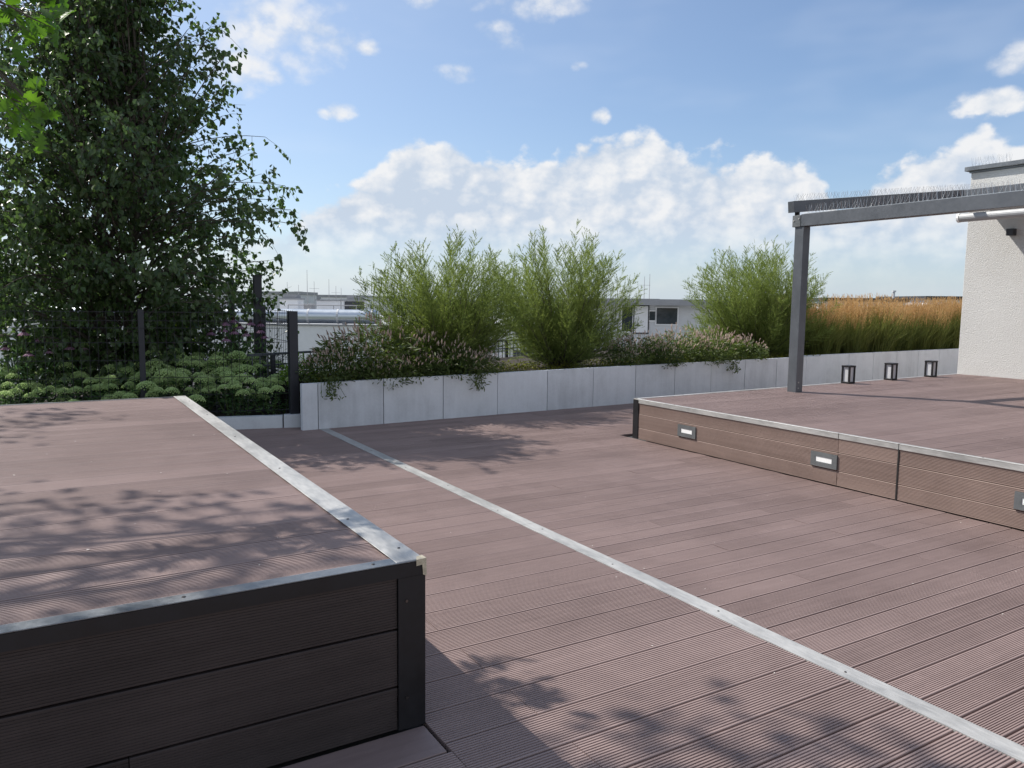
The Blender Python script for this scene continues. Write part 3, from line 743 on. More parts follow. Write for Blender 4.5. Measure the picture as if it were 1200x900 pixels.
# ---- knotweed clumps with pale spikes
def knot_proto(seed,loc,size=1.):
    rg=np.random.default_rng(seed)
    T=thing('flowering_knotweed',loc,'','flowering plant','flowering plants along the planter wall')
    n=900;a=rg.uniform(0,6.28,n);u=np.sqrt(rg.random(n));hh=rg.random(n)**.8
    R0=.46*(.55+.6*np.sin(np.clip(hh,0,1)*2.2))
    P=np.stack([np.cos(a)*u*R0,np.sin(a)*u*R0,.02+hh*.50*(1-.35*u**2)],1)
    A=np.stack([np.cos(a),np.sin(a),rg.uniform(-.6,.7,n)],1)+rg.normal(size=(n,3))*.35
    V,Q=leaf_mesh(P,A,rg.normal(size=(n,3))*.5+np.array((0,0,1.)),rg.uniform(.055,.11,n),rg.uniform(.016,.03,n),.2)
    mesh_np('foliage',V,Q,M['knot_leaf'],T,np.repeat(rg.random(n),2),local=True)
    ns=112;P0=[];P1=[];st=[];Wd=[];rn=[]
    VF=[];FF=[]
    for i in range(ns):
        a_=rg.uniform(0,6.28);u_=math.sqrt(rg.random())
        b=np.array((math.cos(a_)*u_*.44,math.sin(a_)*u_*.44,.26+.24*(1-u_)))
        dv=np.array((math.cos(a_)*u_*.55,math.sin(a_)*u_*.55,1.))+rg.normal(size=3)*.14;dv/=np.linalg.norm(dv)
        if u_>.8 and rg.random()<.35: dv[2]*=.2
        l0=rg.uniform(.05,.16);ln=rg.uniform(.04,.075);q=b+dv*l0
        P0.append(b);P1.append(q+dv*ln*.6)
        # flower spike: rough tapered cylinder of small facets
        ref=np.cross(dv,(.3,.5,.8));ref/=np.linalg.norm(ref);r2=np.cross(dv,ref);k0=len(VF);m_=5;rings=5
        for r_ in range(rings):
            t=r_/(rings-1);rad=.0068*math.sin(.35+2.6*t)*rg.uniform(.8,1.2)+.001
            for k in range(m_):
                an=6.283*(k+.5*r_)/m_;VF.append(q+dv*ln*t+(ref*math.cos(an)+r2*math.sin(an))*rad*rg.uniform(.7,1.3))
        for r_ in range(rings-1):
            for k in range(m_): FF.append([k0+r_*m_+k,k0+r_*m_+(k+1)%m_,k0+(r_+1)*m_+(k+1)%m_,k0+(r_+1)*m_+k])
        rn+=[rg.random()]*((rings-1)*m_)
    o=mesh_np('flower_spikes',np.array(VF),np.array(FF),M['knot_flower'],T,rn,local=True);o['kind']='stuff'
    V,Q=strip_mesh(np.array(P0),np.array(P1),np.full(ns,.005));mesh_np('stems',V,Q,M['stem'],T,np.full(len(Q),.5),local=True)
    return T
kp=[]
kspots=[(2.95,9.12,.44,.74),(3.26,9.30,.46,.98),(3.62,9.45,.49,1.30),(3.66,9.06,.40,.72),(4.05,9.12,.44,.74),(4.40,9.42,.49,1.12),(4.64,9.10,.46,.80),(5.0,9.14,.48,.66),
        (7.70,9.36,.5,.78),(8.12,9.55,.5,.95),(8.55,9.32,.5,.88),(9.05,9.62,.5,1.06),(9.5,9.40,.5,.95),(10.0,9.68,.5,.98),(10.4,9.42,.5,.78),(9.3,9.22,.5,.72),(8.3,9.18,.5,.66)]
for i,(x,y,z,s) in enumerate(kspots):
    if i<4: t=knot_proto(70+i,(x,y,z));t.scale=(s,)*3;kp.append(t)
    else: t=copy_thing(kp[int(rng.integers(4))],(x,y,z),rng.uniform(0,6.28),s)
    t['label']=('bushy plant with pale pink flower spikes in the clump by the mesh fence corner' if x<6 else 'bushy plant with pale pink flower spikes between the two larger feathery shrubs')
    t['group']=('pale pink flowering plants by the fence corner' if x<6 else 'pale pink flowering plants in the middle of the planter')

# trailing stems over the wall
def trailer(x,y,z,seed,label):
    rg=np.random.default_rng(seed);n=90;T=thing('trailing_plant',(x,y,z),label,'plant')
    t=rg.random(n);P=np.stack([x+rg.normal(size=n)*.06,y-.13-.05*t+rg.normal(size=n)*.03,z+.08-t*.26],1)
    A=rg.normal(size=(n,3))+np.array((0,-.4,-.6));V,Q=leaf_mesh(P,A,rnd_dir(n)+np.array((0,-1,.5)),rg.uniform(.04,.075,n),rg.uniform(.012,.022,n))
    mesh_np('foliage',V,Q,M['knot_leaf'],T,np.repeat(rg.random(n),2))
    mb=MB()
    for k in range(6): mb.tube([(x,y,z+.05),(x+rg.normal()*.05,y-.14,z+.06),(x+rg.normal()*.08,y-.17,z-.15)],.003,4,cap=False)
    mb.build('stems',M['stem'],T)
trailer(2.86,wy(2.86)+.06,wt(2.86),1,'dark leafy plant trailing over the planter wall beside the fence corner')
trailer(4.85,wy(4.85)+.06,wt(4.85),2,'leafy stems trailing over the planter wall below the first feathery shrub')
trailer(9.72,wy(9.72)+.06,wt(9.72),3,'leafy stems trailing over the planter wall right of the platform corner')

# ---- coneflowers
def cone_proto(loc):
    T=thing('coneflower',loc,'purple pink coneflower rising behind the sedum','flower','coneflowers behind the sedum')
    mb=MB();mb.tube([(0,0,0),(.01,.01,.6),(.02,0,1.0)],[.004,.0035,.003],5,cap=False);s=mb.build('stem',M['stem']);s['local']=1;attach(s,T)
    n=13;a=np.arange(n)*6.283/n;P=np.stack([.02+np.cos(a)*.012,np.sin(a)*.012,np.full(n,1.0)],1);A=np.stack([np.cos(a),np.sin(a),np.full(n,-1.1)],1)
    V,Q=leaf_mesh(P,A,np.stack([np.cos(a),np.sin(a),np.full(n,1.)],1),np.full(n,.06),np.full(n,.016),.1,((.4,.4),(.42,.8)))
    mesh_np('petals',V,Q,M['cone_petal'],T,np.repeat(rng.random(n),2),local=True)
    mb=MB();mb.tube([(.02,0,.99),(.02,0,1.01),(.02,0,1.028),(.02,0,1.036)],[.014,.02,.013,.003],10);c=mb.build('cone',M['cone_disc'],smooth=True);c['local']=1;attach(c,T)
    n=24;P=np.stack([rng.normal(size=n)*.03,rng.normal(size=n)*.03,rng.uniform(.05,.8,n)],1);A=rnd_dir(n)+np.array((0,0,.4))
    V,Q=leaf_mesh(P,A,rnd_dir(n)+np.array((0,0,1)),np.full(n,.1),np.full(n,.018));mesh_np('leaves',V,Q,M['sedum_leaf'],T,np.repeat(rng.random(n),2),local=True)
    return T
cp_=None
for (x,y,h) in [(1.45,10.45,1.22),(1.55,10.6,1.30),(1.62,10.4,1.19),(1.72,10.6,1.25),(1.78,10.45,1.16),(1.86,10.62,1.3),(1.93,10.5,1.2),(2.03,10.55,1.12),(1.35,10.7,1.17),(1.68,10.75,1.33),(1.98,10.68,1.28),(1.5,10.3,1.1),
                (-.2,10.5,1.1),(-.02,10.6,1.02),(.15,10.7,.95),(.3,10.5,.92),(-.35,10.7,.92),(.05,10.45,.88),(-.15,10.4,.86),(.42,10.65,.9)]:
    if x>1: x+=.52;h-=.10
    hz=(h-.11)/1.0
    if cp_ is None: cp_=cone_proto((x,y,.11));cp_.scale=(1.2,1.2,hz);t=cp_
    else: t=copy_thing(cp_,(x,y,.11),rng.uniform(0,6.28),(1.25,1.25,hz))
    if x<.6: t['label']='pink coneflower standing in the shade under the birch';t['group']='coneflowers under the birch'
# ---- leafy mounds behind the sedum
def mound(name,x,y,z,rx,h,n,mat,label,cat,group=None,seed=0,ls=.07):
    rg=np.random.default_rng(seed);T=thing(name,(x,y,z),label,cat,group)
    d=rg.normal(size=(n,3));d/=np.linalg.norm(d,axis=1,keepdims=True);d[:,2]=np.abs(d[:,2]);r=rg.uniform(.55,1.,n)**.6
    bump=1+.16*np.sin(5*np.arctan2(d[:,1],d[:,0])+3*d[:,2])+rg.normal(size=n)*.06
    P=np.stack([x+d[:,0]*rx*r*bump,y+d[:,1]*rx*.8*r*bump,z+d[:,2]*h*r*bump],1)
    V,Q=leaf_mesh(P,d+rg.normal(size=(n,3))*.6,rg.normal(size=(n,3))*.6+np.array((0,0,1.)),rg.uniform(.6,1.2,n)*ls,rg.uniform(.6,1.1,n)*ls*.34)
    mesh_np('foliage',V,Q,mat,T,np.repeat(rg.random(n),2))
    mb=MB()
    path=[(x,y,z)];rd=[.008]
    for k in range(9):      # one continuous mesh running out along each stem and back
        a=k*.7;tip=(x+math.cos(a)*rx*.4,y+math.sin(a)*rx*.3,z+h*.7);path+=[tip,(x+math.cos(a)*.012,y+math.sin(a)*.012,z)];rd+=[.003,.008]
    mb.tube(path,rd,5,cap=False);mb.build('stems',M['bark'],T)
mound('leafy_bush',1.68,11.35,.11,.42,1.0,1100,M['bright'],'small bright yellow green bush lit from behind, under the birch','bush',seed=1,ls=.07)
mound('leafy_bush',2.2,10.95,.11,.58,.86,1500,M['dense'],'dark green bush behind the sedum near the tall post','bush',seed=2)
mound('leafy_bush',.95,10.75,.11,.5,.72,1200,M['dense'],'dark green bush behind the sedum under the birch','bush',seed=3)
mound('leafy_bush',-.1,10.9,.11,.6,.7,1300,M['dense'],'dark green bush in deep shade at the left edge of the bed','bush',seed=4)
mound('leafy_bush',2.6,10.3,.11,.26,.85,420,M['knot_leaf'],'thin pale green plant between the two fence posts','bush',seed=5,ls=.06)
mound('leafy_bush',2.68,9.42,.5,.24,.28,420,M['bright'],'low yellow green plant beside the fence corner post','bush',seed=6,ls=.06)

# ---- reed grass clumps
def reed_proto(seed,loc):
    rg=np.random.default_rng(seed);T=thing('reed_grass',loc,'clump of tall reed grass with tan plumes behind the far planter wall','grass clump','reed grass clumps behind the far wall')
    n=420;a=rg.uniform(0,6.28,n);u=np.sqrt(rg.random(n));b=np.stack([np.cos(a)*u*.2,np.sin(a)*u*.2,np.zeros(n)],1)
    h=rg.uniform(.45,.95,n);lean=rg.normal(size=(n,2))*.12+np.stack([np.cos(a),np.sin(a)],1)*.14*u[:,None]
    tip=b+np.stack([lean[:,0]*1.3,lean[:,1]*1.3,h],1);mid=b+np.stack([lean[:,0]*.4,lean[:,1]*.4,h*.55],1)
    w=.006;sd=unit(np.cross(tip-b,rnd_dir(n)))*w
    V=np.stack([b-sd,b+sd,mid+sd*.8,mid-sd*.8,tip+sd*.1,tip-sd*.1],1).reshape(-1,3);k=np.arange(n)[:,None]*6
    Q=np.concatenate([k+np.array([[0,1,2,3]]),k+np.array([[3,2,4,5]])],1).reshape(-1,4)
    mesh_np('blades',V,Q,M['reed'],T,np.repeat(rg.random(n),2),local=True)
    n=90;a=rg.uniform(0,6.28,n);u=np.sqrt(rg.random(n));b=np.stack([np.cos(a)*u*.22,np.sin(a)*u*.22,np.zeros(n)],1)
    h=rg.uniform(.88,1.18,n);le=np.stack([np.cos(a)*u*.10,np.sin(a)*u*.10],1)+rg.normal(size=(n,2))*.035
    top=b+np.concatenate([le,h[:,None]],1);st0=b+(top-b)*.64
    V,Q=strip_mesh(b,top,np.full(n,.006));mesh_np('stalks',V,Q,M['reed'],T,np.full(len(Q),.8),local=True)
    # plumes: many short bristles hugging the stalk
    m_=22;t=rg.random((n,m_));P=(st0[:,None]+(top-st0)[:,None]*t[:,:,None]).reshape(-1,3)
    D=unit((unit(top-st0)[:,None]*np.ones((1,m_,1))+rg.normal(size=(n,m_,3))*.28).reshape(-1,3))
    V,Q=strip_mesh(P,P+D*rg.uniform(.03,.06,len(P))[:,None],np.full(len(P),.0085));mesh_np('plumes',V,Q,M['plume'],T,np.clip(rg.normal(.5,.22,len(Q)),0,1),local=True)
    return T
rp=[]
gs=[]
for row,(oy,x0) in enumerate(((.50,12.9),(.86,13.1),(1.25,12.8),(1.65,13.2))):
    for x in np.arange(x0,19.4,.44): gs.append((x+rng.uniform(-.08,.08),wy(x)+.1+oy+rng.uniform(-.08,.08)))
for i,(x,y) in enumerate(gs):
    s=rng.uniform(.86,1.08)
    if i<4: t=reed_proto(90+i,(x,y,.5));t.scale=(s,)*3;rp.append(t)
    else:
        t=copy_thing(rp[int(rng.integers(4))],(x,y,.5),0.,(s*rng.uniform(.9,1.2),s*rng.uniform(.9,1.2),s))
        t.rotation_euler=(rng.normal()*.06,rng.normal()*.06,rng.uniform(0,6.28))

# ---- low ground cover along the planter
n_=5200;x=rng.uniform(2.7,12.4,n_);y=wy(0)+.042*x+.14+rng.random(n_)**1.2*1.3
z=.49+rng.uniform(0,.09,n_)
V,Q=leaf_mesh(np.stack([x,y,z],1),rnd_dir(n_)+np.array((0,-.2,.4)),rnd_dir(n_)+np.array((0,0,1)),rng.uniform(.03,.07,n_),rng.uniform(.01,.02,n_))
tag(mesh_np('ground_cover',V,Q,M['cover'],None,np.repeat(rng.random(n_),2)),'low yellow green plants covering the planter soil','ground cover',kind='stuff')

# ---- specks and fallen petals on the decks
mb=MB()
def speck(x,y,z,s):
    a=random.uniform(0,6.28);c,d=math.cos(a)*s,math.sin(a)*s
    mb.poly([(x-c,y-d,z),(x+d*.5,y-c*.5,z+s*.2),(x+c,y+d,z+s*.15),(x-d*.5,y+c*.5,z+.001)],[(0,1,2,3)])
for i in range(46): speck(random.uniform(1.2,5.5),random.uniform(1.2,7),.0015,random.uniform(.003,.008))
for i in range(20): speck(random.uniform(-.2,.95),random.uniform(2.6,7.4),H1+.0015,random.uniform(.003,.008))
for i in range(22): speck(random.uniform(5.8,11),random.uniform(1.5,6.5),H2+.0015,random.uniform(.004,.008))
tag(mb.build('fallen_petals',M['petal']),'tiny pale petals and specks scattered over the brown decking','petals',kind='stuff')

# ------------------------------------------------------------------ background rooftops
GZ=-16.
mb=MB();mb.box(-9000,9000,-9000,9000,GZ-2,GZ);tag(mb.build('ground',M['ground']),kind='structure')
# opposite block with white parapet facade running parallel to the picture of the deck edge
e1=np.array((.8560,-.5168));e2=np.array((.5150,.8508))    # across / away
def rot(name,org,label,cat,group=None):
    t=thing(name,(org[0],org[1],org[2]),label,cat,group);return t
def obox(mb,o,w,d,z0,z1):
    """box whose front runs along e1 from point o"""
    o=np.array(o[:2]);p=[o,o+e1*w,o+e1*w+e2*d,o+e2*d]
    mb.hexa([(*q,z0) for q in p]+[(*q,z1) for q in p])
F0=np.array((-5.,43.6))
NB=thing('apartment_block',(6,38,GZ),'long white neighbouring block whose flat roof carries the silver duct','building')
mb=MB();obox(mb,F0,44,26,GZ,.36);mb.build('wall',M['white_paint'],NB)
mb=MB();obox(mb,F0+e2*.43,44,25.5,.361,.38);mb.build('roof',M['roofing'],NB)
mb=MB();obox(mb,F0-e2*.08-e1*.1,44.2,.35,.361,.42);mb.build('parapet_cap',M['mid_grey'],NB)
for i in range(9):
    o=F0+e1*(24.7+i*2.1)-e2*.06
    mb=MB();obox(mb,o,1.0,.05,-1.9,-.55);w=mb.build('window',M['light_grey'],NB)
    mb=MB();obox(mb,o+e1*.08-e2*.02,.84,.05,-1.82,-.63);mb.build('pane',M['glass'],w)
DU=thing('ventilation_duct',(8,37,.4),'long round silver ventilation duct lying on the white roof','duct')
a=F0+e1*6+e2*.5;b2=F0+e1*20.75+e2*.5
mb=MB();n=26
mb.tube([(*(a+(b2-a)*t),.76) for t in np.linspace(0,1,n)],.32,20);mb.build('duct_pipe',M['duct'],DU,smooth=True)
for t in (.02,.19,.36,.53,.70,.79,.88,.985):
    c=a+(b2-a)*t;mb=MB();mb.tube([(*(c-e1*.04),.76),(*(c+e1*.04),.76)],.332,20);mb.build('duct_band',M['light_grey'],DU,smooth=False)
for t in (.1,.3,.5,.7,.9):
    c=a+(b2-a)*t;mb=MB();obox(mb,c-e1*.08-e2*.2,.16,.4,.42,.52);mb.build('support',M['mid_grey'],DU)
def housing(o,w,d,z0,z1,cap,label,mat='white_paint',capm='mid_grey',cw=.8):
    t=thing('roof_housing',(o[0],o[1],z0),label,'roof housing')
    mb=MB();obox(mb,o,w,d,z0,z1);mb.build('wall',M[mat],t)
    mb=MB();obox(mb,np.array(o)-e1*.08-e2*.08,w+.16,d+.16,z1+.002,z1+.09);mb.build('roof_slab',M['mid_grey'],t)
    if cap:
        mb=MB();obox(mb,np.array(o)+e1*w*(1-cw)*.6+e2*.1,w*cw,d*.7,z1+.092,z1+.092+cap);mb.build('vent_cap',M[capm],t)
    return t
housing((12.65,48.67),1.1,1.4,.35,1.50,.22,'white rooftop vent housing nearest the fence, with a grey cap')
housing((15.2,49.48),1.55,1.6,.35,1.44,0,'white rooftop housing without a cap beside the black louvre')
lv=housing((16.55,48.62),1.5,1.6,.35,1.46,.26,'rooftop housing with a big black louvre at its front','white_paint','mid_grey',.62)
mb=MB();obox(mb,np.array((16.70,48.43)),1.25,.06,.5,1.42);o=mb.build('louvre',M['dark_panel'],lv)
housing((14.0,52.6),1.7,1.4,.35,1.14,0,'low grey rooftop box between the two white housings','mid_grey')
housing((9.2,59.),4.6,3,.3,1.5,0,'wide grey stair housing behind the tall fence post','light_grey')
housing((6.3,57.),3.2,3,.3,1.25,.15,'pale rooftop housing half hidden by the birch','light_grey')
# rooftop railings behind the duct
rr=thing('roof_railing',(13,46,.4),'thin grey railing on the white roof behind the duct','railing')
a=F0+e1*15+e2*6.5;b2=F0+e1*21+e2*6.5
mb=MB();mb.tube([(*a,1.22),(*b2,1.22)],.025,6);mb.tube([(*a,.85),(*b2,.85)],.02,6);mb.build('rails',M['mid_grey'],rr)
for t in np.linspace(0,1,6):
    c=a+(b2-a)*t;mb=MB();mb.tube([(*c,.36),(*c,1.22)],.025,6);mb.build('post',M['mid_grey'],rr)
# antenna masts
def mast(px,dep,zt,i):
    x=(px-600)/911.08;q=e2*.995*dep+e1*x*dep
    t=thing('antenna_mast',(q[0],q[1],.4),'',  'antenna','thin antenna masts on the far roofs')
    mb=MB();mb.tube([(*q,.3),(*q,zt)],[.028,.012],5);mb.build('pole',M['mid_grey'],t)
    if i%2==0:
        mb=MB();mb.tube([(*(q-e1*.35),zt-.5),(*(q+e1*.35),zt-.5)],.01,4)
        for s in (-.3,-.1,.1,.3): mb.tube([(*(q+e1*s-e2*.15),zt-.5),(*(q+e1*s+e2*.15),zt-.5)],.007,4)
        mb.build('aerial',M['mid_grey'],t)
    t['label']='thin antenna mast rising from the far roofs left of the feathery shrubs' if px<500 else 'thin antenna mast above the grey roof between the feathery shrubs'
    t['group']='antenna masts over the left roofs' if px<500 else 'antenna masts over the grey roof'
for i,(px_,yt,dep) in enumerate(((318,334,56),(340,334,56),(353,337,60),(363,320,54),(371,333,57),(388,330,58),(396,338,60),(402,340,62),(751,323,46),(757,320,46))):
    mast(px_,dep,1.5+(354-yt)/911*dep,i)
# right neighbouring building between the shrubs
o=np.array((18.9,24.0))-e1*1.3
RB=thing('rooftop_pavilion',(21,22.5,-3),'white rooftop pavilion with grey roof edge between two feathery shrubs','building')
mb=MB();obox(mb,o,6.3,4,-3,1.44);mb.build('wall',M['light_grey'],RB)
mb=MB();obox(mb,o-e1*.1-e2*.45,8.,5,1.442,1.675);mb.build('roof_edge',M['mid_grey'],RB)
for (s,w,z0,z1,mt,nm) in ((.18,.40,.42,1.36,'glass','window'),(.66,.52,.38,1.40,'white_paint','door'),(1.24,.22,.86,1.20,'glass','window'),(1.52,.80,.72,1.34,'glass','window')):
    q=o+e1*(s+1.62)-e2*.045;mb=MB();obox(mb,q-e1*.05,w+.1,.05,z0-.05,z1+.05);f=mb.build(nm,M['white_paint' if nm=='window' else 'dark_panel'],RB)
    mb=MB();obox(mb,q-e2*.012,w,.04,z0,z1);mb.build('pane' if nm=='window' else 'door_leaf',M[mt],f)
mb=MB();obox(mb,o-e1*3-e2*6,14,4,-6,-.55);tag(mb.build('lower_roof',M['roofing']),'grey flat lower roof in front of the rooftop pavilion','roof')
# far roof edges on the right, behind the reed grass
for (o,w,z1,lab,has) in (((52.0,39.2),6.2,2.12,'far flat roof with dark edge and a vent pipe behind the reed grass',True),((58.6,35.1),5,2.33,'far flat roof with dark edge right beside the white building',False)):
    t=thing('far_building',(o[0],o[1],GZ),lab,'building')
    mb=MB();obox(mb,o,w,8,GZ,z1-.28);mb.build('wall',M['white_paint'],t)
    mb=MB();obox(mb,np.array(o)-e1*.2-e2*.2,w+.4,8.4,z1-.279,z1);mb.build('roof_edge',M['dark_panel'],t)
    if has:
        c=np.array(o)+e1*(w-.5)+e2*1.;mb=MB();mb.tube([(*c,z1),(*c,z1+.5)],.09,8);mb.tube([(*c,z1+.5),(*c,z1+.62)],.16,8);mb.build('vent_pipe',M['light_grey'],t)
# low far housing blocks and treetops to the horizon
for i,(px_,dep,w,h,mt) in enumerate(((250,140,16,18.9,'light_grey'),(352,170,14,18.6,'white_paint'),(305,150,9,18.2,'mid_grey'),(410,200,16,18.6,'light_grey'),(560,190,22,18.4,'white_paint'),(690,210,18,18.8,'light_grey'),(80,180,22,18.6,'white_paint'),(900,230,26,18.8,'white_paint'))):
    x=(px_-600)/911.08;q=e2*.995*dep+e1*x*dep
    t=thing('far_building',(q[0],q[1],GZ),['pale far block low on the horizon','white far block low on the horizon'][mt=='white_paint'],'building',['pale blocks on the horizon','white blocks on the horizon'][mt=='white_paint'])
    mb=MB();obox(mb,q,w,12,GZ,GZ+h-.5);mb.build('wall',M[mt],t)
    mb=MB();obox(mb,q-e1*.2-e2*.2,w+.4,12.4,GZ+h-.498,GZ+h);mb.build('roof_edge',M['mid_grey'],t)
V=[];Q=[]
nx=420
for row,(dep,hz) in enumerate(((330,16.7),(520,17.4),(900,18.6))):
    b0=len(V);pr=[]
    for i in range(nx):
        x=-1.5+3.2*i/(nx-1);q=e2*dep+e1*x*dep
        h=hz+1.6*math.sin(i*.7+row)*math.sin(i*.23)+rng.uniform(-.9,.9)
        V+=[(*q,GZ),(*q,GZ+h*.9),(*(q+e2*12),GZ+h),(*(q+e2*26),GZ)]
    for i in range(nx-1):
        a=b0+i*4
        for k in range(3): Q.append([a+k,a+4+k,a+5+k,a+1+k])
tag(mesh_np('far_woods',np.array(V),np.array(Q),M['far_wood'],None,np.full(len(Q),.5)),'distant belt of treetops along the horizon','trees',kind='stuff')

# ------------------------------------------------------------------ camera
cam=bpy.data.cameras.new('camera');co=bpy.data.objects.new('camera',cam);COL.objects.link(co)
cam.sensor_width=36;cam.lens=36*911.08/1200;cam.clip_end=20000;cam.clip_start=.05
from mathutils import Matrix
Rv=(.856059,-.516753,.011381);Uv=(.044460,.095554,.994431);Fv=(.514962,.850786,-.104775)
co.matrix_world=Matrix(((Rv[0],Uv[0],-Fv[0],0),(Rv[1],Uv[1],-Fv[1],0),(Rv[2],Uv[2],-Fv[2],1.5),(0,0,0,1)))
SC.camera=co

# ------------------------------------------------------------------ sun and sky
EL,AZ=47.5,33.      # sun height; azimuth to the left of +Y
sl=bpy.data.lights.new('sun','SUN');sl.energy=4.2;sl.angle=R(.5);sl.color=(1.,.945,.87)
so=bpy.data.objects.new('sun',sl);COL.objects.link(so)
from mathutils import Vector
S=Vector((-math.sin(R(AZ))*math.cos(R(EL)),math.cos(R(AZ))*math.cos(R(EL)),math.sin(R(EL))))
so.rotation_euler=S.to_track_quat('Z','Y').to_euler();so.location=(-5,5,12)
W=bpy.data.worlds.new('World');SC.world=W;W.use_nodes=True;t=W.node_tree;n=NT(t)
sky=n.node('ShaderNodeTexSky',sky_type='NISHITA',sun_disc=False,sun_elevation=R(EL),sun_rotation=R(-AZ)%(2*math.pi),altitude=100,air_density=1.0,dust_density=.9,ozone_density=2.6)
d=n.node('ShaderNodeTexCoord').outputs['Generated']
sx=n.node('ShaderNodeSeparateXYZ',{0:d})
az=n.m('MULTIPLY',n.m('ARCTAN2',sx.outputs[0],sx.outputs[1]),180/math.pi)     # degrees, from +Y towards +X
el=n.m('MULTIPLY',n.m('ARCSINE',n.m('MAXIMUM',n.m('MINIMUM',sx.outputs[2],1.),-1.)),180/math.pi)
# upper edge of the cumulus bank as a curve of azimuth
def curve(x,pts,lo,hi,vlo,vhi):
    f=n.node('ShaderNodeFloatCurve');c=f.mapping.curves[0]
    P=[((a-lo)/(hi-lo),(v-vlo)/(vhi-vlo)) for a,v in pts]
    c.points[0].location=P[0];c.points[1].location=P[-1]
    for q in P[1:-1]: c.points.new(*q)
    f.mapping.update();n.set(f.inputs['Value'],n.m('DIVIDE',n.m('SUBTRACT',x,lo),hi-lo,clamp=True))
    return n.m('ADD',n.m('MULTIPLY',f.outputs[0],vhi-vlo),vlo)
bank=[(-180,40),(-140,38),(-110,26),(-75,14),(-40,9),(-20,8),(0,6),(8,4),(13,4.4),(15.4,6.0),(18.3,7.4),(21.3,9.4),(24.9,11.6),(28.5,10.8),(31.6,10.4),(35.9,11.8),(40.4,12.6),(43.1,10.8),(46,10.6),(51,10.1),(52.6,7.6),(54.0,6.4),(55.3,7.8),(57.3,9.6),(59.2,10.2),(61.9,10.8),(64,9.8),(80,10),(105,18),(130,32),(180,40)]  # high cloud behind the camera is added, unseen, to brighten camera-facing sides
blobs=[(14.6,17.6,5.6,3.6),(17.8,17.4,3.0,1.5),(12.3,15.6,3.4,2.2),(14.2,14.7,1.5,.7),(32.6,20.4,4.4,1.6),(30.1,17.9,1.9,1.5),(27.0,15.6,2.0,.9),(18.8,12.8,1.7,.75),(61.6,12.3,2.6,.9),(63.3,14.7,1.6,1.1),(37.2,12.9,1.0,.65),(24.3,20.2,1.3,.8),(20.8,17.0,1.2,.6),(35.6,16.2,.9,.45),(5.,16.5,4,2.5),(-30,22,14,7),(105,38,26,13),(160,55,40,14)]  # the large last blobs are unseen clouds added for white fill
dv=n.vm('MULTIPLY',d,(1,1,1.35))
fb=n.noise(dv,11.,5,.58,0.)
ff=n.noise(dv,36.,5,.6,0.)
sg=tuple(np.array((S.x,S.y,S.z))*.016);sg2=tuple(np.array((S.x,S.y,S.z))*.007)
fb2=n.noise(n.vm('ADD',dv,sg),11.,3,.58,0.)
ff2=n.noise(n.vm('ADD',dv,sg2),36.,3,.6,0.)
bk_=curve(az,bank,-180,180,0,60)
db=n.m('MINIMUM',n.m('DIVIDE',n.m('SUBTRACT',bk_,el),1.15),2.6)
cur=None
for (a,e,ra,re) in blobs:
    u=n.m('DIVIDE',n.m('SUBTRACT',az,a),ra);v=n.m('DIVIDE',n.m('SUBTRACT',el,e),re)
    q=n.m('SUBTRACT',.8,n.m('ADD',n.m('MULTIPLY',u,u),n.m('MULTIPLY',v,v)))
    cur=q if cur is None else n.m('MAXIMUM',cur,q)
cur=n.m('MAXIMUM',n.m('ADD',n.m('MULTIPLY',cur,1.15),.22),-1.5)
wob=n.vm('ADD',dv,n.vm('MULTIPLY',n.vm('SUBTRACT',n.node('ShaderNodeTexNoise',{'Vector':dv,'Scale':17.,'Detail':2.}).outputs['Color'],(.5,.5,.5)),(.055,.055,.055)))
def puffs(sc_): return n.node('ShaderNodeTexVoronoi',{'Vector':wob,'Scale':sc_},feature='F1').outputs['Distance']
pf=n.m('ADD',n.m('MULTIPLY',puffs(19.),.6),n.m('MULTIPLY',puffs(43.),.4))
nz=n.m('ADD',n.m('ADD',n.m('MULTIPLY',n.m('SUBTRACT',fb,.5),2.8),n.m('MULTIPLY',n.m('SUBTRACT',ff,.5),1.7)),n.m('MULTIPLY',n.m('SUBTRACT',.42,pf),1.9))
D=n.m('ADD',n.m('MAXIMUM',db,cur),nz)
lit=n.m('ADD',n.m('MULTIPLY',n.m('SUBTRACT',fb,fb2),3.2),n.m('MULTIPLY',n.m('SUBTRACT',ff,ff2),1.3))
big=n.noise(dv,5.2,2,.5,0.);body=n.m('MULTIPLY',n.smooth(db,.2,2.6),n.m('ADD',.55,n.m('MULTIPLY',n.smooth(big,.38,.62),.7)))
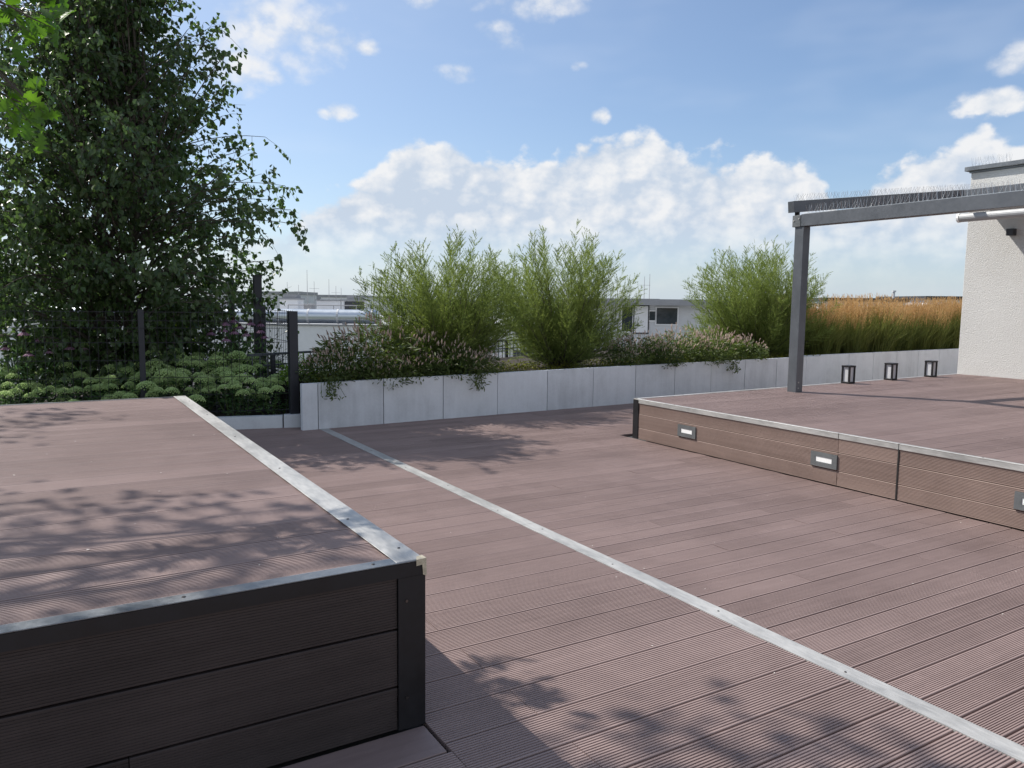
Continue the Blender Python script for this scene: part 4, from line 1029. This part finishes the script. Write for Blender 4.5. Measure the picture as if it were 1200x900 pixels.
lit=n.m('ADD',lit,n.m('SUBTRACT',.90,n.m('MULTIPLY',body,.42)))
lit=n.m('ADD',lit,n.m('MULTIPLY',n.m('SUBTRACT',.42,pf),1.7));lit=n.m('ADD',lit,n.m('MULTIPLY',n.m('SUBTRACT',fb,.5),.6),clamp=True)
ccol=n.mix(lit,c4((3.95,4.55,5.4)),c4((6.1,6.15,6.25)))
alpha=n.smooth(D,-.05,n.m('ADD',.75,n.m('MULTIPLY',n.smooth(el,11.5,14.),1.05)))
low=n.smooth(el,1.2,6.5)                    # the bank melts into the horizon haze
alpha=n.m('MULTIPLY',alpha,n.m('ADD',.10,n.m('MULTIPLY',low,.87)))
veil=n.m('MULTIPLY',n.smooth(n.noise(n.vm('MULTIPLY',d,(1,1,3.)),4.,3,.6),.45,.8),.16)
hz=n.m('POWER',n.m('SUBTRACT',1.,n.m('DIVIDE',n.m('MAXIMUM',el,0.),90.)),16.)
tint=n.node('ShaderNodeMix',data_type='RGBA',blend_type='MULTIPLY',);n.set(tint.inputs[0],1.);n.set(tint.inputs[6],sky.outputs[0]);n.set(tint.inputs[7],c4((.80,.88,.965)))
skyc=n.mix(n.m('MULTIPLY',hz,.62),tint.outputs[2],c4((4.8,5.55,6.5)))
skyc=n.mix(veil,skyc,c4((5.4,5.9,6.8)))
glow=n.m('POWER',n.m('MAXIMUM',n.m('ADD',.5,n.m('MULTIPLY',n.vm('DOT_PRODUCT',d,tuple(S)),.5)),0.),5.)
skyc=n.mix(n.m('MULTIPLY',glow,.60,clamp=True),skyc,c4((5.9,6.4,6.9)))
fin=n.mix(alpha,skyc,ccol)
bg=t.nodes['Background'];n.set(bg.inputs[0],fin);bg.inputs[1].default_value=.10

vs=SC.view_settings;vs.view_transform='Standard';vs.look='None';vs.exposure=.55;vs.gamma=1.;vs.use_curve_mapping=False
SC.cycles.use_denoising=True
SC.cycles.max_bounces=5;SC.cycles.diffuse_bounces=3;SC.cycles.transmission_bounces=4;SC.cycles.glossy_bounces=2;SC.cycles.transparent_max_bounces=4
